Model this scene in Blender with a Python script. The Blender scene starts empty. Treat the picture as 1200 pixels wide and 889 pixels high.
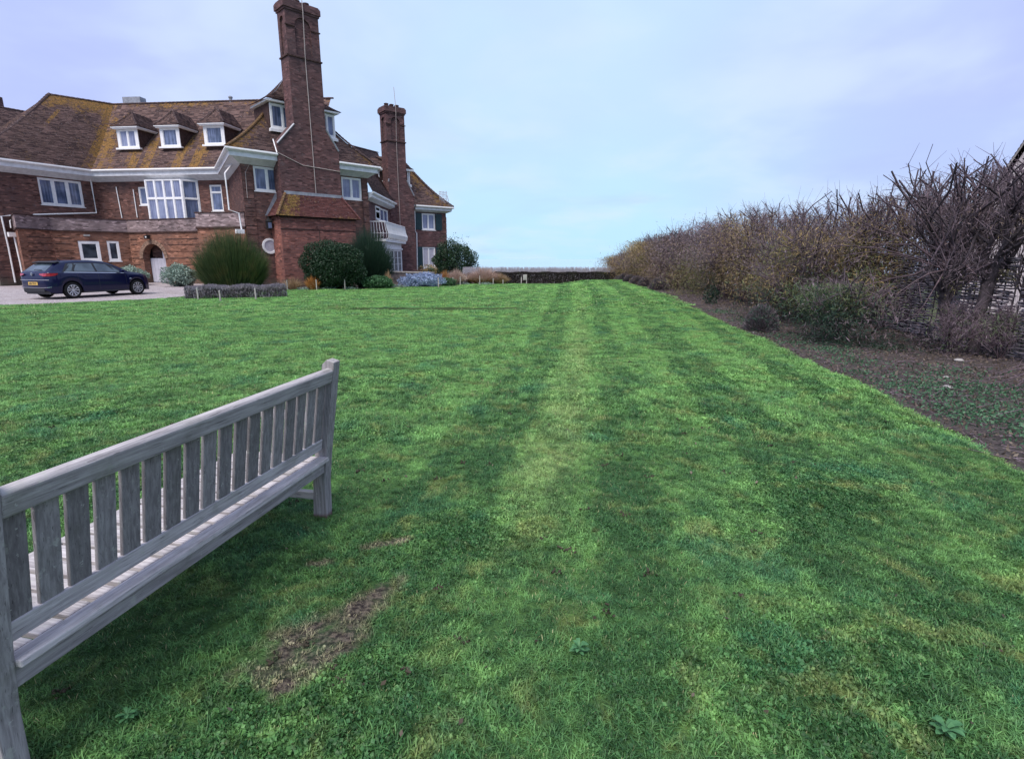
import bpy, math, random
import numpy as np
from mathutils import Vector, noise as mnoise
random.seed(7); RNG = np.random.default_rng(7)
PI = math.pi
sc = bpy.context.scene
COL = sc.collection

# ------------------------------------------------------------ camera
PITCH = math.radians(12.713)
cam_d = bpy.data.cameras.new("camera"); cam = bpy.data.objects.new("camera", cam_d); COL.objects.link(cam)
cam.location = (0, 0, 1.5); cam.rotation_euler = (PI/2 - PITCH, 0, 0)
cam_d.sensor_fit = 'HORIZONTAL'; cam_d.sensor_width = 36; cam_d.lens = 36*625/1200
cam_d.clip_start = .05; cam_d.clip_end = 60000
sc.camera = cam

# ------------------------------------------------------------ light
SUN_EL, SUN_AZ = math.radians(58), math.radians(204)      # high, behind the camera and a little to the left
sc.view_settings.view_transform = 'Standard'; sc.view_settings.look = 'None'
sc.view_settings.exposure = 0.0; sc.view_settings.gamma = 1.0; sc.view_settings.use_curve_mapping = False
w = bpy.data.worlds.new("World"); sc.world = w; w.use_nodes = True
nt = w.node_tree; nt.nodes.clear()
def N(nt, t, **k):
    n = nt.nodes.new(t)
    for a, b in k.items(): setattr(n, a, b)
    return n
def mathn(nt, op, a, b=None, c=None, clamp=False):
    n = N(nt, 'ShaderNodeMath', operation=op, use_clamp=clamp)
    for i, v in enumerate((a, b, c)):
        if v is None: continue
        if isinstance(v, (int, float)): n.inputs[i].default_value = v
        else: nt.links.new(v, n.inputs[i])
    return n.outputs[0]
def mixc(nt, f, a, b, mode='MIX'):
    n = N(nt, 'ShaderNodeMix', data_type='RGBA', blend_type=mode)
    for s, v in ((n.inputs[0], f), (n.inputs[6], a), (n.inputs[7], b)):
        if isinstance(v, (int, float)): s.default_value = v
        elif isinstance(v, (tuple, list)): s.default_value = (v[0], v[1], v[2], 1)
        else: nt.links.new(v, s)
    return n.outputs[2]
def smooth(nt, v, lo, hi, o0=0., o1=1.):
    n = N(nt, 'ShaderNodeMapRange', interpolation_type='SMOOTHSTEP')
    nt.links.new(v, n.inputs[0])
    for i, x in zip((1, 2, 3, 4), (lo, hi, o0, o1)): n.inputs[i].default_value = x
    return n.outputs[0]
def noisen(nt, vec, scale, detail=3., rough=.55, dist=0.):
    n = N(nt, 'ShaderNodeTexNoise'); n.inputs['Scale'].default_value = scale
    n.inputs['Detail'].default_value = detail; n.inputs['Roughness'].default_value = rough
    n.inputs['Distortion'].default_value = dist
    if vec is not None: nt.links.new(vec, n.inputs['Vector'])
    return n.outputs['Fac']
sky = N(nt, 'ShaderNodeTexSky', sky_type='NISHITA', sun_disc=False)
sky.sun_elevation = SUN_EL; sky.sun_rotation = SUN_AZ; sky.air_density = 1.; sky.dust_density = 2.
tc = N(nt, 'ShaderNodeTexCoord'); sp = N(nt, 'ShaderNodeSeparateXYZ'); nt.links.new(tc.outputs['Generated'], sp.inputs[0])
zz = mathn(nt, 'ADD', mathn(nt, 'MAXIMUM', sp.outputs[2], 0.), .22)
cx = mathn(nt, 'DIVIDE', sp.outputs[0], zz); cy = mathn(nt, 'DIVIDE', sp.outputs[1], zz)
cb = N(nt, 'ShaderNodeCombineXYZ'); nt.links.new(cx, cb.inputs[0]); nt.links.new(cy, cb.inputs[1])
n1 = noisen(nt, cb.outputs[0], .55, 5., .5, .4); n2 = noisen(nt, cb.outputs[0], 1.7, 4., .5, .2)
side = mathn(nt, 'ABSOLUTE', mathn(nt, 'SUBTRACT', sp.outputs[0], .06))
sidef = mathn(nt, 'ADD', smooth(nt, side, .08, .62), mathn(nt, 'MULTIPLY', mathn(nt, 'SUBTRACT', n1, .5), 1.1), clamp=True)
lav = mixc(nt, smooth(nt, n2, .3, .7), (.46, .54, .93), (.53, .62, .96))
cyan = mixc(nt, smooth(nt, sp.outputs[2], .0, .30), (.50, .78, 1.02), (.55, .74, 1.0))
cloud = mixc(nt, sidef, cyan, lav)
cloud = mixc(nt, mathn(nt, 'MULTIPLY', smooth(nt, n2, .42, .72), .5), cloud, (.68, .80, 1.0))
n3 = noisen(nt, cb.outputs[0], .9, 4., .5, .6); cloud = mixc(nt, mathn(nt, 'MULTIPLY', smooth(nt, n3, .48, .75), .35), cloud, (.40, .46, .80))
bgc = N(nt, 'ShaderNodeBackground'); nt.links.new(cloud, bgc.inputs[0]); bgc.inputs[1].default_value = 1.2
bgs = N(nt, 'ShaderNodeBackground'); nt.links.new(sky.outputs[0], bgs.inputs[0]); bgs.inputs[1].default_value = .05
mx = N(nt, 'ShaderNodeMixShader'); mx.inputs[0].default_value = .9
nt.links.new(bgs.outputs[0], mx.inputs[1]); nt.links.new(bgc.outputs[0], mx.inputs[2])
wo = N(nt, 'ShaderNodeOutputWorld'); nt.links.new(mx.outputs[0], wo.inputs[0])
sl = bpy.data.lights.new("sun", 'SUN'); sl.energy = 4.6; sl.angle = math.radians(36); sl.color = (1., .93, .88)
so = bpy.data.objects.new("sun", sl); COL.objects.link(so)
sdir = Vector((math.sin(SUN_AZ)*math.cos(SUN_EL), math.cos(SUN_AZ)*math.cos(SUN_EL), math.sin(SUN_EL)))
so.rotation_euler = sdir.to_track_quat('Z', 'Y').to_euler()

# ------------------------------------------------------------ measuring helpers: photo pixel -> ray from the camera point
CP, SP_ = math.cos(PITCH), math.sin(PITCH)
def ray(x, y):
    a = (x-600)/625.; b = (444.5-y)/625.
    return np.array([a, CP + SP_*b, -SP_ + CP*b])
def gat(x, y, z=0.):
    r = ray(x, y); t = (z-1.5)/r[2]; return (r[0]*t, r[1]*t, z)
def aty(x, y, Y):
    r = ray(x, y); t = Y/r[1]; return (r[0]*t, Y, r[2]*t+1.5)

# ------------------------------------------------------------ objects
def tag(o, label=None, cat=None, group=None, kind=None):
    if label: o['label'] = label
    if cat: o['category'] = cat
    if group: o['group'] = group
    if kind: o['kind'] = kind
    return o
def thing(name, label, cat, loc=(0, 0, 0), rz=0., group=None):
    o = bpy.data.objects.new(name, None); COL.objects.link(o); o.location = loc; o.rotation_euler = (0, 0, rz)
    o.empty_display_size = .1
    return tag(o, label, cat, group)
def finish(name, me, mat, parent, smoothsh=False, loc=None):
    o = bpy.data.objects.new(name, me); COL.objects.link(o)
    if mat is not None: me.materials.append(mat)
    if parent is not None: o.parent = parent
    if loc is not None: o.location = loc
    if smoothsh: me.shade_smooth()
    return o
def auto_uv(me):
    n = len(me.polygons)
    if n == 0: return
    uvl = me.uv_layers.new(name='UVMap')
    nv = len(me.vertices); co = np.empty(nv*3); me.vertices.foreach_get('co', co); co = co.reshape(-1, 3)
    nl = len(me.loops); vi = np.empty(nl, np.int32); me.loops.foreach_get('vertex_index', vi)
    nr = np.empty(n*3); me.polygons.foreach_get('normal', nr); nr = nr.reshape(-1, 3)
    lt = np.empty(n, np.int32); me.polygons.foreach_get('loop_total', lt)
    pi = np.repeat(np.arange(n), lt); nn = nr[pi]; p = co[vi]
    t = np.stack([-nn[:, 1], nn[:, 0], np.zeros(nl)], 1); L = np.linalg.norm(t, axis=1)
    flat = L < .05; t[flat] = (1, 0, 0); L[flat] = 1; t /= L[:, None]
    b = np.cross(nn, t); b[flat] = (0, 1, 0)
    uv = np.stack([(p*t).sum(1), (p*b).sum(1)], 1)
    uvl.data.foreach_set('uv', uv.ravel().astype(np.float32))
class MB:
    def __init__(s): s.v = []; s.f = []
    def face(s, pts):
        k = len(s.v); s.v += [tuple(map(float, p)) for p in pts]; s.f.append(list(range(k, k+len(pts)))); return s
    def box8(s, p):           # p: 4 bottom (ccw from above) then 4 top
        k = len(s.v); s.v += [tuple(map(float, q)) for q in p]
        s.f += [[k+3, k+2, k+1, k], [k+4, k+5, k+6, k+7]] + [[k+i, k+(i+1) % 4, k+4+(i+1) % 4, k+4+i] for i in range(4)]; return s
    def box(s, x0, x1, y0, y1, z0, z1):
        return s.box8([(x0, y0, z0), (x1, y0, z0), (x1, y1, z0), (x0, y1, z0), (x0, y0, z1), (x1, y0, z1), (x1, y1, z1), (x0, y1, z1)])
    def ring(s, rings, close=True, cap=True):   # loft
        k = len(s.v); n = len(rings[0])
        for r in rings: s.v += [tuple(map(float, q)) for q in r]
        for i in range(len(rings)-1):
            for j in range(n if close else n-1):
                a = k+i*n+j; b = k+i*n+(j+1) % n
                s.f.append([a, b, b+n, a+n])
        if cap and close:
            s.f.append([k+j for j in range(n)][::-1]); s.f.append([k+(len(rings)-1)*n+j for j in range(n)])
        return s
    def tube(s, pts, r, n=6):
        pts = [Vector(p) for p in pts]; rings = []
        for i, p in enumerate(pts):
            d = (pts[min(i+1, len(pts)-1)]-pts[max(i-1, 0)]).normalized()
            up = Vector((0, 0, 1)) if abs(d.z) < .9 else Vector((1, 0, 0))
            a = d.cross(up).normalized(); b = a.cross(d)
            rr = r[i] if isinstance(r, (list, tuple)) else r
            rings.append([p+a*math.cos(2*PI*j/n)*rr+b*math.sin(2*PI*j/n)*rr for j in range(n)])
        return s.ring(rings)
    def build(s, name, mat, parent=None, smoothsh=False, bevel=0., uv=True, recalc=True):
        me = bpy.data.meshes.new(name); me.from_pydata(s.v, [], s.f); me.update()
        if recalc:
            import bmesh
            bm = bmesh.new(); bm.from_mesh(me)
            bmesh.ops.remove_doubles(bm, verts=bm.verts, dist=1e-4)
            bmesh.ops.recalc_face_normals(bm, faces=bm.faces); bm.to_mesh(me); bm.free()
        if uv: auto_uv(me)
        o = finish(name, me, mat, parent, smoothsh)
        if bevel:
            m = o.modifiers.new('b', 'BEVEL'); m.width = bevel; m.segments = 2; m.limit_method = 'ANGLE'
        return o
def np_mesh(name, V, F, mat, parent=None, attr=None, smoothsh=False):
    me = bpy.data.meshes.new(name); V = np.asarray(V, np.float32); F = np.asarray(F, np.int32)
    k = F.shape[1]; me.vertices.add(len(V)); me.vertices.foreach_set('co', V.ravel())
    me.loops.add(F.size); me.loops.foreach_set('vertex_index', F.ravel())
    me.polygons.add(len(F)); me.polygons.foreach_set('loop_start', np.arange(0, F.size, k, dtype=np.int32))
    try: me.polygons.foreach_set('loop_total', np.full(len(F), k, np.int32))
    except Exception: pass
    me.update(calc_edges=True)
    if attr:
        for nm, val in attr.items():
            a = me.attributes.new(nm, 'FLOAT', 'FACE'); a.data.foreach_set('value', np.asarray(val, np.float32))
    return finish(name, me, mat, parent, smoothsh)

# ------------------------------------------------------------ materials
def newmat(name):
    m = bpy.data.materials.new(name); m.use_nodes = True; nt = m.node_tree
    b = nt.nodes['Principled BSDF']; return m, nt, b
def setc(nt, b, key, v):
    if isinstance(v, (tuple, list)): b.inputs[key].default_value = (v[0], v[1], v[2], 1)
    elif isinstance(v, (int, float)): b.inputs[key].default_value = v
    else: nt.links.new(v, b.inputs[key])
def bump(nt, b, h, strength=.3, dist=.01):
    n = N(nt, 'ShaderNodeBump'); n.inputs['Strength'].default_value = strength; n.inputs['Distance'].default_value = dist
    nt.links.new(h, n.inputs['Height']); nt.links.new(n.outputs[0], b.inputs['Normal'])
def simple(name, col, rough=.6, spec=.4, var=.15, scale=6., metal=0., coat=0., bumpv=0., col2=None):
    m, nt, b = newmat(name); t = N(nt, 'ShaderNodeTexCoord')
    f = noisen(nt, t.outputs['Object'], scale, 5., .6)
    c2 = col2 or tuple(max(0, c*(1-var*2)) for c in col)
    setc(nt, b, 'Base Color', mixc(nt, smooth(nt, f, .3, .7), c2, col)); setc(nt, b, 'Roughness', rough)
    b.inputs['Specular IOR Level'].default_value = spec; b.inputs['Metallic'].default_value = metal
    b.inputs['Coat Weight'].default_value = coat
    if bumpv: bump(nt, b, noisen(nt, t.outputs['Object'], scale*6, 4.), bumpv, .02)
    return m
def brick(name, c1, c2, mortar, dirt=.35, green=.0, bw=.235, bh=.079):
    m, nt, b = newmat(name); t = N(nt, 'ShaderNodeTexCoord'); g = N(nt, 'ShaderNodeNewGeometry')
    br = N(nt, 'ShaderNodeTexBrick'); nt.links.new(t.outputs['UV'], br.inputs['Vector'])
    br.inputs['Scale'].default_value = 1.; br.inputs['Brick Width'].default_value = bw; br.inputs['Row Height'].default_value = bh
    br.inputs['Mortar Size'].default_value = .007; br.inputs['Mortar Smooth'].default_value = .3; br.inputs['Bias'].default_value = 0.
    br.inputs['Color1'].default_value = (*c1, 1); br.inputs['Color2'].default_value = (*c2, 1); br.inputs['Mortar'].default_value = (*mortar, 1)
    vo = N(nt, 'ShaderNodeTexVoronoi', feature='F1'); vm = N(nt, 'ShaderNodeMapping'); vm.inputs['Scale'].default_value = (1/bw, 1/bh, 1)
    nt.links.new(t.outputs['UV'], vm.inputs[0]); nt.links.new(vm.outputs[0], vo.inputs['Vector']); vo.inputs['Scale'].default_value = 1.
    sx = N(nt, 'ShaderNodeSeparateColor'); nt.links.new(vo.outputs['Color'], sx.inputs[0])
    c = mixc(nt, smooth(nt, sx.outputs[0], .7, 1., 0, .75), br.outputs['Color'], tuple(x*.35 for x in c1))
    c = mixc(nt, smooth(nt, sx.outputs[1], .78, 1., 0, .55), c, tuple(min(1, x*1.9+.03) for x in c2))
    n1 = noisen(nt, g.outputs['Position'], .55, 5., .6); n2 = noisen(nt, g.outputs['Position'], 2.6, 5., .65)
    c = mixc(nt, smooth(nt, n1, .35, .7, 0, dirt), c, (.055, .045, .05))
    c = mixc(nt, smooth(nt, n2, .55, .78, 0, dirt), c, (.20, .165, .17))
    if green:
        sz = N(nt, 'ShaderNodeSeparateXYZ'); nt.links.new(g.outputs['Position'], sz.inputs[0])
        low = mathn(nt, 'ADD', smooth(nt, sz.outputs[2], 0., 1.1, 1., 0.), mathn(nt, 'MULTIPLY', mathn(nt, 'SUBTRACT', n2, .5), 1.2))
        c = mixc(nt, mathn(nt, 'MULTIPLY', smooth(nt, low, .4, 1.), green), c, (.075, .075, .06))
    setc(nt, b, 'Base Color', c); setc(nt, b, 'Roughness', .9); b.inputs['Specular IOR Level'].default_value = .2
    h = mathn(nt, 'ADD', mathn(nt, 'MULTIPLY', br.outputs['Fac'], -1.), mathn(nt, 'MULTIPLY', n2, .6)); bump(nt, b, h, .5, .02)
    return m
def tiles(name, c1, c2, lich=(.38, .20, .055)):
    m, nt, b = newmat(name); t = N(nt, 'ShaderNodeTexCoord'); g = N(nt, 'ShaderNodeNewGeometry')
    at = N(nt, 'ShaderNodeAttribute', attribute_name='tint'); li = N(nt, 'ShaderNodeAttribute', attribute_name='lichen')
    n1 = noisen(nt, g.outputs['Position'], .7, 5., .6); n2 = noisen(nt, g.outputs['Position'], 5., 5., .7); n3 = noisen(nt, g.outputs['Position'], 14., 3., .6)
    c = mixc(nt, smooth(nt, at.outputs['Fac'], 0., 1.), c1, c2)
    c = mixc(nt, smooth(nt, n2, .5, .75, 0, .5), c, tuple(x*1.6+.02 for x in c2))
    c = mixc(nt, smooth(nt, n1, .3, .7, 0, .45), c, tuple(x*.55 for x in c1))
    c = mixc(nt, smooth(nt, n3, .62, .70, 0, .75), c, (.36, .33, .33))
    lf = mathn(nt, 'ADD', li.outputs['Fac'], mathn(nt, 'MULTIPLY', mathn(nt, 'SUBTRACT', n2, .5), 2.4)); lf = mathn(nt, 'ADD', mathn(nt, 'ADD', lf, .06), mathn(nt, 'MULTIPLY', mathn(nt, 'SUBTRACT', n1, .5), 1.5))
    c = mixc(nt, smooth(nt, lf, .34, .80, 0, .85), c, mixc(nt, smooth(nt, n3, .35, .6), (.075, .065, .03), lich))
    setc(nt, b, 'Base Color', c); setc(nt, b, 'Roughness', .9); b.inputs['Specular IOR Level'].default_value = .25
    bump(nt, b, n3, .35, .02); return m
def leafmat(name, c1, c2, c3=None, rough=.55, trans=.25, spec=.35):
    m, nt, b = newmat(name); g = N(nt, 'ShaderNodeNewGeometry'); at = N(nt, 'ShaderNodeAttribute', attribute_name='tint')
    n1 = noisen(nt, g.outputs['Position'], 1.8, 3., .6)
    c = mixc(nt, mathn(nt, 'ADD', mathn(nt, 'MULTIPLY', at.outputs['Fac'], .7), mathn(nt, 'MULTIPLY', smooth(nt, n1, .3, .7), .3)), c1, c2)
    if c3: c = mixc(nt, smooth(nt, n1, .48, .66), c, c3)
    setc(nt, b, 'Base Color', c); setc(nt, b, 'Roughness', rough); b.inputs['Specular IOR Level'].default_value = spec
    tr = N(nt, 'ShaderNodeBsdfTranslucent'); nt.links.new(c, tr.inputs[0]); ms = N(nt, 'ShaderNodeMixShader'); ms.inputs[0].default_value = trans
    out = nt.nodes['Material Output']; nt.links.new(b.outputs[0], ms.inputs[1]); nt.links.new(tr.outputs[0], ms.inputs[2]); nt.links.new(ms.outputs[0], out.inputs[0])
    return m
def lawn_nodes(nt):
    g = N(nt, 'ShaderNodeNewGeometry'); s = N(nt, 'ShaderNodeSeparateXYZ'); nt.links.new(g.outputs['Position'], s.inputs[0])
    X, Y = s.outputs[0], s.outputs[1]; P = g.outputs['Position']
    fl = N(nt, 'ShaderNodeCombineXYZ'); nt.links.new(X, fl.inputs[0]); nt.links.new(Y, fl.inputs[1]); P = fl.outputs[0]
    u = mathn(nt, 'ADD', mathn(nt, 'SUBTRACT', X, mathn(nt, 'MULTIPLY', Y, .17)), mathn(nt, 'MULTIPLY', mathn(nt, 'MULTIPLY', Y, Y), .0014))
    big = noisen(nt, P, .45, 3., .5); med = noisen(nt, P, 2.2, 4., .6); fine = noisen(nt, P, 11., 4., .65)
    uw = mathn(nt, 'ADD', u, mathn(nt, 'MULTIPLY', mathn(nt, 'SUBTRACT', big, .5), .5))
    st = mathn(nt, 'COSINE', mathn(nt, 'MULTIPLY', mathn(nt, 'ADD', uw, .35), 2*PI/1.18)); st = mathn(nt, 'ADD', mathn(nt, 'MULTIPLY', st, .75), mathn(nt, 'MULTIPLY', mathn(nt, 'COSINE', mathn(nt, 'MULTIPLY', uw, 2*PI/.47)), .55))
    st = smooth(nt, st, -.55, .55, -1., 1.)
    st = mathn(nt, 'MULTIPLY', st, mathn(nt, 'MULTIPLY', smooth(nt, u, -2.6, -.9), smooth(nt, Y, .8, 3.2, .35, 1.)))
    v = mathn(nt, 'ADD', mathn(nt, 'MULTIPLY', mathn(nt, 'MULTIPLY', st, .20), smooth(nt, big, .3, .65, .35, 1.)), mathn(nt, 'ADD', mathn(nt, 'MULTIPLY', mathn(nt, 'SUBTRACT', med, .5), 1.5), mathn(nt, 'MULTIPLY', mathn(nt, 'SUBTRACT', fine, .5), 1.3)))
    v = mathn(nt, 'ADD', v, smooth(nt, Y, 1.3, 8., .26, .58))  # near turf painted darker, imitating lens falloff and shade between deep blades
    c = mixc(nt, smooth(nt, v, .1, .9), (.034, .118, .034), (.215, .440, .110))
    cl = noisen(nt, P, 1.3, 4., .6, .3)
    c = mixc(nt, smooth(nt, cl, .52, .70, 0, .7), c, (.040, .190, .095))
    ye = noisen(nt, P, 2.9, 5., .65, .6)
    c = mixc(nt, smooth(nt, ye, .51, .70, 0, .65), c, (.31, .35, .10))
    # the worn pale streak on the mower line in the middle
    cu = mathn(nt, 'ABSOLUTE', mathn(nt, 'ADD', uw, .33)); pk = mathn(nt, 'MULTIPLY', smooth(nt, cu, .05, .36, 1., 0.), mathn(nt, 'MULTIPLY', smooth(nt, Y, 2.2, 4.2), smooth(nt, Y, 8., 15., 1., .3)))
    pk = mathn(nt, 'MULTIPLY', pk, smooth(nt, med, .35, .7, .15, 1.))
    c = mixc(nt, mathn(nt, 'MULTIPLY', pk, .85), c, (.38, .48, .17))
    br = noisen(nt, P, 5.2, 3., .5, .4)
    c = mixc(nt, smooth(nt, br, .66, .76, 0, .55), c, (.24, .17, .08))
    return c, X, Y, P, med, fine
def dead_mask(nt, X, Y, P):
    def ell(cx, cy, rx, ry, ang):
        ca, sa = math.cos(ang), math.sin(ang)
        dx = mathn(nt, 'SUBTRACT', X, cx); dy = mathn(nt, 'SUBTRACT', Y, cy)
        a = mathn(nt, 'DIVIDE', mathn(nt, 'ADD', mathn(nt, 'MULTIPLY', dx, ca), mathn(nt, 'MULTIPLY', dy, sa)), rx)
        b = mathn(nt, 'DIVIDE', mathn(nt, 'SUBTRACT', mathn(nt, 'MULTIPLY', dy, ca), mathn(nt, 'MULTIPLY', dx, sa)), ry)
        return mathn(nt, 'ADD', mathn(nt, 'MULTIPLY', a, a), mathn(nt, 'MULTIPLY', b, b))
    d = ell(*ELLS[0])
    for e in ELLS[1:]: d = mathn(nt, 'MINIMUM', d, ell(*e))
    n = noisen(nt, P, 7., 5., .65)
    return smooth(nt, mathn(nt, 'ADD', d, mathn(nt, 'MULTIPLY', mathn(nt, 'SUBTRACT', n, .5), 8.)), -.4, 2.8, 1., 0.)
ELLS = [(-.80, 1.84, .20, .13, .7), (-.66, 2.06, .17, .07, 1.0), (-.78, 1.66, .09, .05, .9), (-.96, 2.42, .05, .03, .2), (-.66, 2.60, .10, .035, .4)]
def mat_lawn():
    m, nt, b = newmat('lawn_turf'); c, X, Y, P, med, fine = lawn_nodes(nt)
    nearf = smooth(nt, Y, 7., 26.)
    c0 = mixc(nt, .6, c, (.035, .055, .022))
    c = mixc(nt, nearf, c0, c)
    dm = dead_mask(nt, X, Y, P); soil = mixc(nt, smooth(nt, noisen(nt, P, 40., 4., .7), .4, .62), (.025, .020, .020), (.12, .10, .08))
    c = mixc(nt, dm, c, soil)
    sx = mathn(nt, 'MULTIPLY', mathn(nt, 'SINE', mathn(nt, 'MULTIPLY', X, 1.7)), .12); dd = mathn(nt, 'ABSOLUTE', mathn(nt, 'SUBTRACT', mathn(nt, 'SUBTRACT', Y, 16.7), sx))
    dm2 = mathn(nt, 'MULTIPLY', smooth(nt, mathn(nt, 'ADD', dd, mathn(nt, 'MULTIPLY', med, .12)), .46, .66, 1., 0.), mathn(nt, 'MULTIPLY', smooth(nt, X, -6.5, -5.), smooth(nt, X, 0., .6, 1., 0.))); c = mixc(nt, mathn(nt, 'MULTIPLY', dm2, .85), c, (.022, .026, .014))
    setc(nt, b, 'Base Color', c); setc(nt, b, 'Roughness', .95); b.inputs['Specular IOR Level'].default_value = .1
    str_ = N(nt, 'ShaderNodeMapping'); str_.inputs['Scale'].default_value = (1., .6, 1.); nt.links.new(P, str_.inputs[0])
    h = mathn(nt, 'ADD', noisen(nt, str_.outputs[0], 9., 5., .7), mathn(nt, 'MULTIPLY', noisen(nt, P, 45., 3., .6), .5)); bump(nt, b, h, .9, .05)
    return m
def mat_blade():
    m, nt, b = newmat('grass_blade'); c, X, Y, P, med, fine = lawn_nodes(nt)
    at = N(nt, 'ShaderNodeAttribute', attribute_name='tint'); oi = N(nt, 'ShaderNodeObjectInfo')
    c = mixc(nt, smooth(nt, at.outputs['Fac'], .15, 1., 0., .5), c, (.15, .34, .10))
    c = mixc(nt, smooth(nt, at.outputs['Fac'], .955, .975, 0., .8), c, (.42, .38, .20))
    dm = dead_mask(nt, X, Y, P); c = mixc(nt, mathn(nt, 'MULTIPLY', dm, .85), c, (.34, .28, .18))
    dk = smooth(nt, oi.outputs['Random'], 0., 1., .55, 1.35)
    c = mixc(nt, 1., c, N(nt, 'ShaderNodeCombineXYZ').outputs[0], 'MULTIPLY') if False else c
    hv = N(nt, 'ShaderNodeHueSaturation'); nt.links.new(c, hv.inputs['Color']); nt.links.new(dk, hv.inputs['Value'])
    hv.inputs['Saturation'].default_value = .95; c = hv.outputs[0]
    setc(nt, b, 'Base Color', c); setc(nt, b, 'Roughness', .5); b.inputs['Specular IOR Level'].default_value = .3
    tr = N(nt, 'ShaderNodeBsdfTranslucent'); nt.links.new(c, tr.inputs[0]); ms = N(nt, 'ShaderNodeMixShader'); ms.inputs[0].default_value = .3
    out = nt.nodes['Material Output']; nt.links.new(b.outputs[0], ms.inputs[1]); nt.links.new(tr.outputs[0], ms.inputs[2]); nt.links.new(ms.outputs[0], out.inputs[0])
    return m
def mat_soil(name, c1, c2, c3):
    m, nt, b = newmat(name); g = N(nt, 'ShaderNodeNewGeometry'); P = g.outputs['Position']
    a = noisen(nt, P, 3., 5., .6); f = noisen(nt, P, 22., 5., .7); k = noisen(nt, P, 60., 3., .6)
    c = mixc(nt, smooth(nt, f, .35, .65), c1, c2); c = mixc(nt, smooth(nt, a, .5, .7, 0, .5), c, c3)
    c = mixc(nt, smooth(nt, k, .66, .74, 0, .7), c, tuple(min(1, x*3) for x in c2))
    setc(nt, b, 'Base Color', c); setc(nt, b, 'Roughness', .95); b.inputs['Specular IOR Level'].default_value = .15
    bump(nt, b, mathn(nt, 'ADD', f, mathn(nt, 'MULTIPLY', k, .5)), .8, .05); return m
def mat_gravel():
    m, nt, b = newmat('gravel'); g = N(nt, 'ShaderNodeNewGeometry'); P = g.outputs['Position']
    v = N(nt, 'ShaderNodeTexVoronoi'); v.inputs['Scale'].default_value = 32.; nt.links.new(P, v.inputs['Vector'])
    s = N(nt, 'ShaderNodeSeparateColor'); nt.links.new(v.outputs['Color'], s.inputs[0])
    c = mixc(nt, s.outputs[0], (.16, .13, .14), (.50, .45, .46)); a = noisen(nt, P, 1., 5., .6)
    c = mixc(nt, smooth(nt, a, .4, .7, 0, .5), c, (.22, .18, .17))
    setc(nt, b, 'Base Color', c); setc(nt, b, 'Roughness', .9); bump(nt, b, v.outputs['Distance'], .8, -.03); return m
def mat_wood(ax, tone=1.):
    m, nt, b = newmat('weathered_oak_'+'xyz'[ax]); t = N(nt, 'ShaderNodeTexCoord'); at = N(nt, 'ShaderNodeObjectInfo')
    ad = N(nt, 'ShaderNodeVectorMath', operation='ADD'); nt.links.new(t.outputs['Object'], ad.inputs[0])
    rv = N(nt, 'ShaderNodeCombineXYZ'); r10 = mathn(nt, 'MULTIPLY', at.outputs['Random'], 13.)
    for i in range(3): nt.links.new(r10, rv.inputs[i])
    nt.links.new(rv.outputs[0], ad.inputs[1])
    mp = N(nt, 'ShaderNodeMapping'); nt.links.new(ad.outputs[0], mp.inputs[0]); mp.inputs['Scale'].default_value = [2.2 if i == ax else 40 for i in range(3)]
    gr = noisen(nt, mp.outputs[0], 2.2, 6., .65, .3); bl = noisen(nt, ad.outputs[0], 5., 4., .6); fi = noisen(nt, ad.outputs[0], 60., 3., .6)
    c = mixc(nt, smooth(nt, gr, .3, .7), tuple(tone*q for q in (.215, .195, .20)), tuple(tone*q for q in (.38, .355, .355)))
    c = mixc(nt, smooth(nt, bl, .5, .75, 0, .5), c, tuple(tone*q for q in (.14, .14, .11)))
    crk = noisen(nt, mp.outputs[0], 6., 2., .5); c = mixc(nt, smooth(nt, crk, .64, .70, 0, .6), c, (.05, .045, .045))
    lc = noisen(nt, ad.outputs[0], 17., 4., .7); c = mixc(nt, smooth(nt, lc, .60, .70, 0, .55), c, (.40, .41, .36))
    hv = N(nt, 'ShaderNodeHueSaturation'); nt.links.new(c, hv.inputs['Color']); nt.links.new(smooth(nt, at.outputs['Random'], 0., 1., .84, 1.14), hv.inputs['Value']); c = hv.outputs[0]
    sz = N(nt, 'ShaderNodeSeparateXYZ'); g = N(nt, 'ShaderNodeNewGeometry'); nt.links.new(g.outputs['Position'], sz.inputs[0])
    c = mixc(nt, smooth(nt, fi, .64, .74, 0, .7), c, (.46, .46, .42))
    c = mixc(nt, smooth(nt, mathn(nt, 'ADD', sz.outputs[2], mathn(nt, 'MULTIPLY', bl, .05)), .03, .06, .7, 0), c, (.12, .05, .035))
    setc(nt, b, 'Base Color', c); setc(nt, b, 'Roughness', .8); b.inputs['Specular IOR Level'].default_value = .25
    bump(nt, b, mathn(nt, 'ADD', gr, mathn(nt, 'MULTIPLY', fi, .3)), .45, .004); return m
def mat_glass(name, c1, c2, rough=.06, spec=.6):
    m, nt, b = newmat(name); g = N(nt, 'ShaderNodeNewGeometry'); f = noisen(nt, g.outputs['Position'], 1.6, 3., .5)
    if 'curtain' in name: f = mathn(nt, 'ADD', mathn(nt, 'MULTIPLY', f, .5), mathn(nt, 'MULTIPLY', noisen(nt, (lambda mp, t: (mp.inputs['Scale'].__setattr__('default_value', (14., .6, 1.)), nt.links.new(t.outputs['UV'], mp.inputs[0]), mp.outputs[0])[2])(N(nt, 'ShaderNodeMapping'), N(nt, 'ShaderNodeTexCoord')), 1., 2., .5), .5))  # fold-like streaks in the painted sky reflection
    setc(nt, b, 'Base Color', mixc(nt, smooth(nt, f, .35, .65), c1, c2)); setc(nt, b, 'Roughness', rough)
    b.inputs['Specular IOR Level'].default_value = spec; return m
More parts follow.
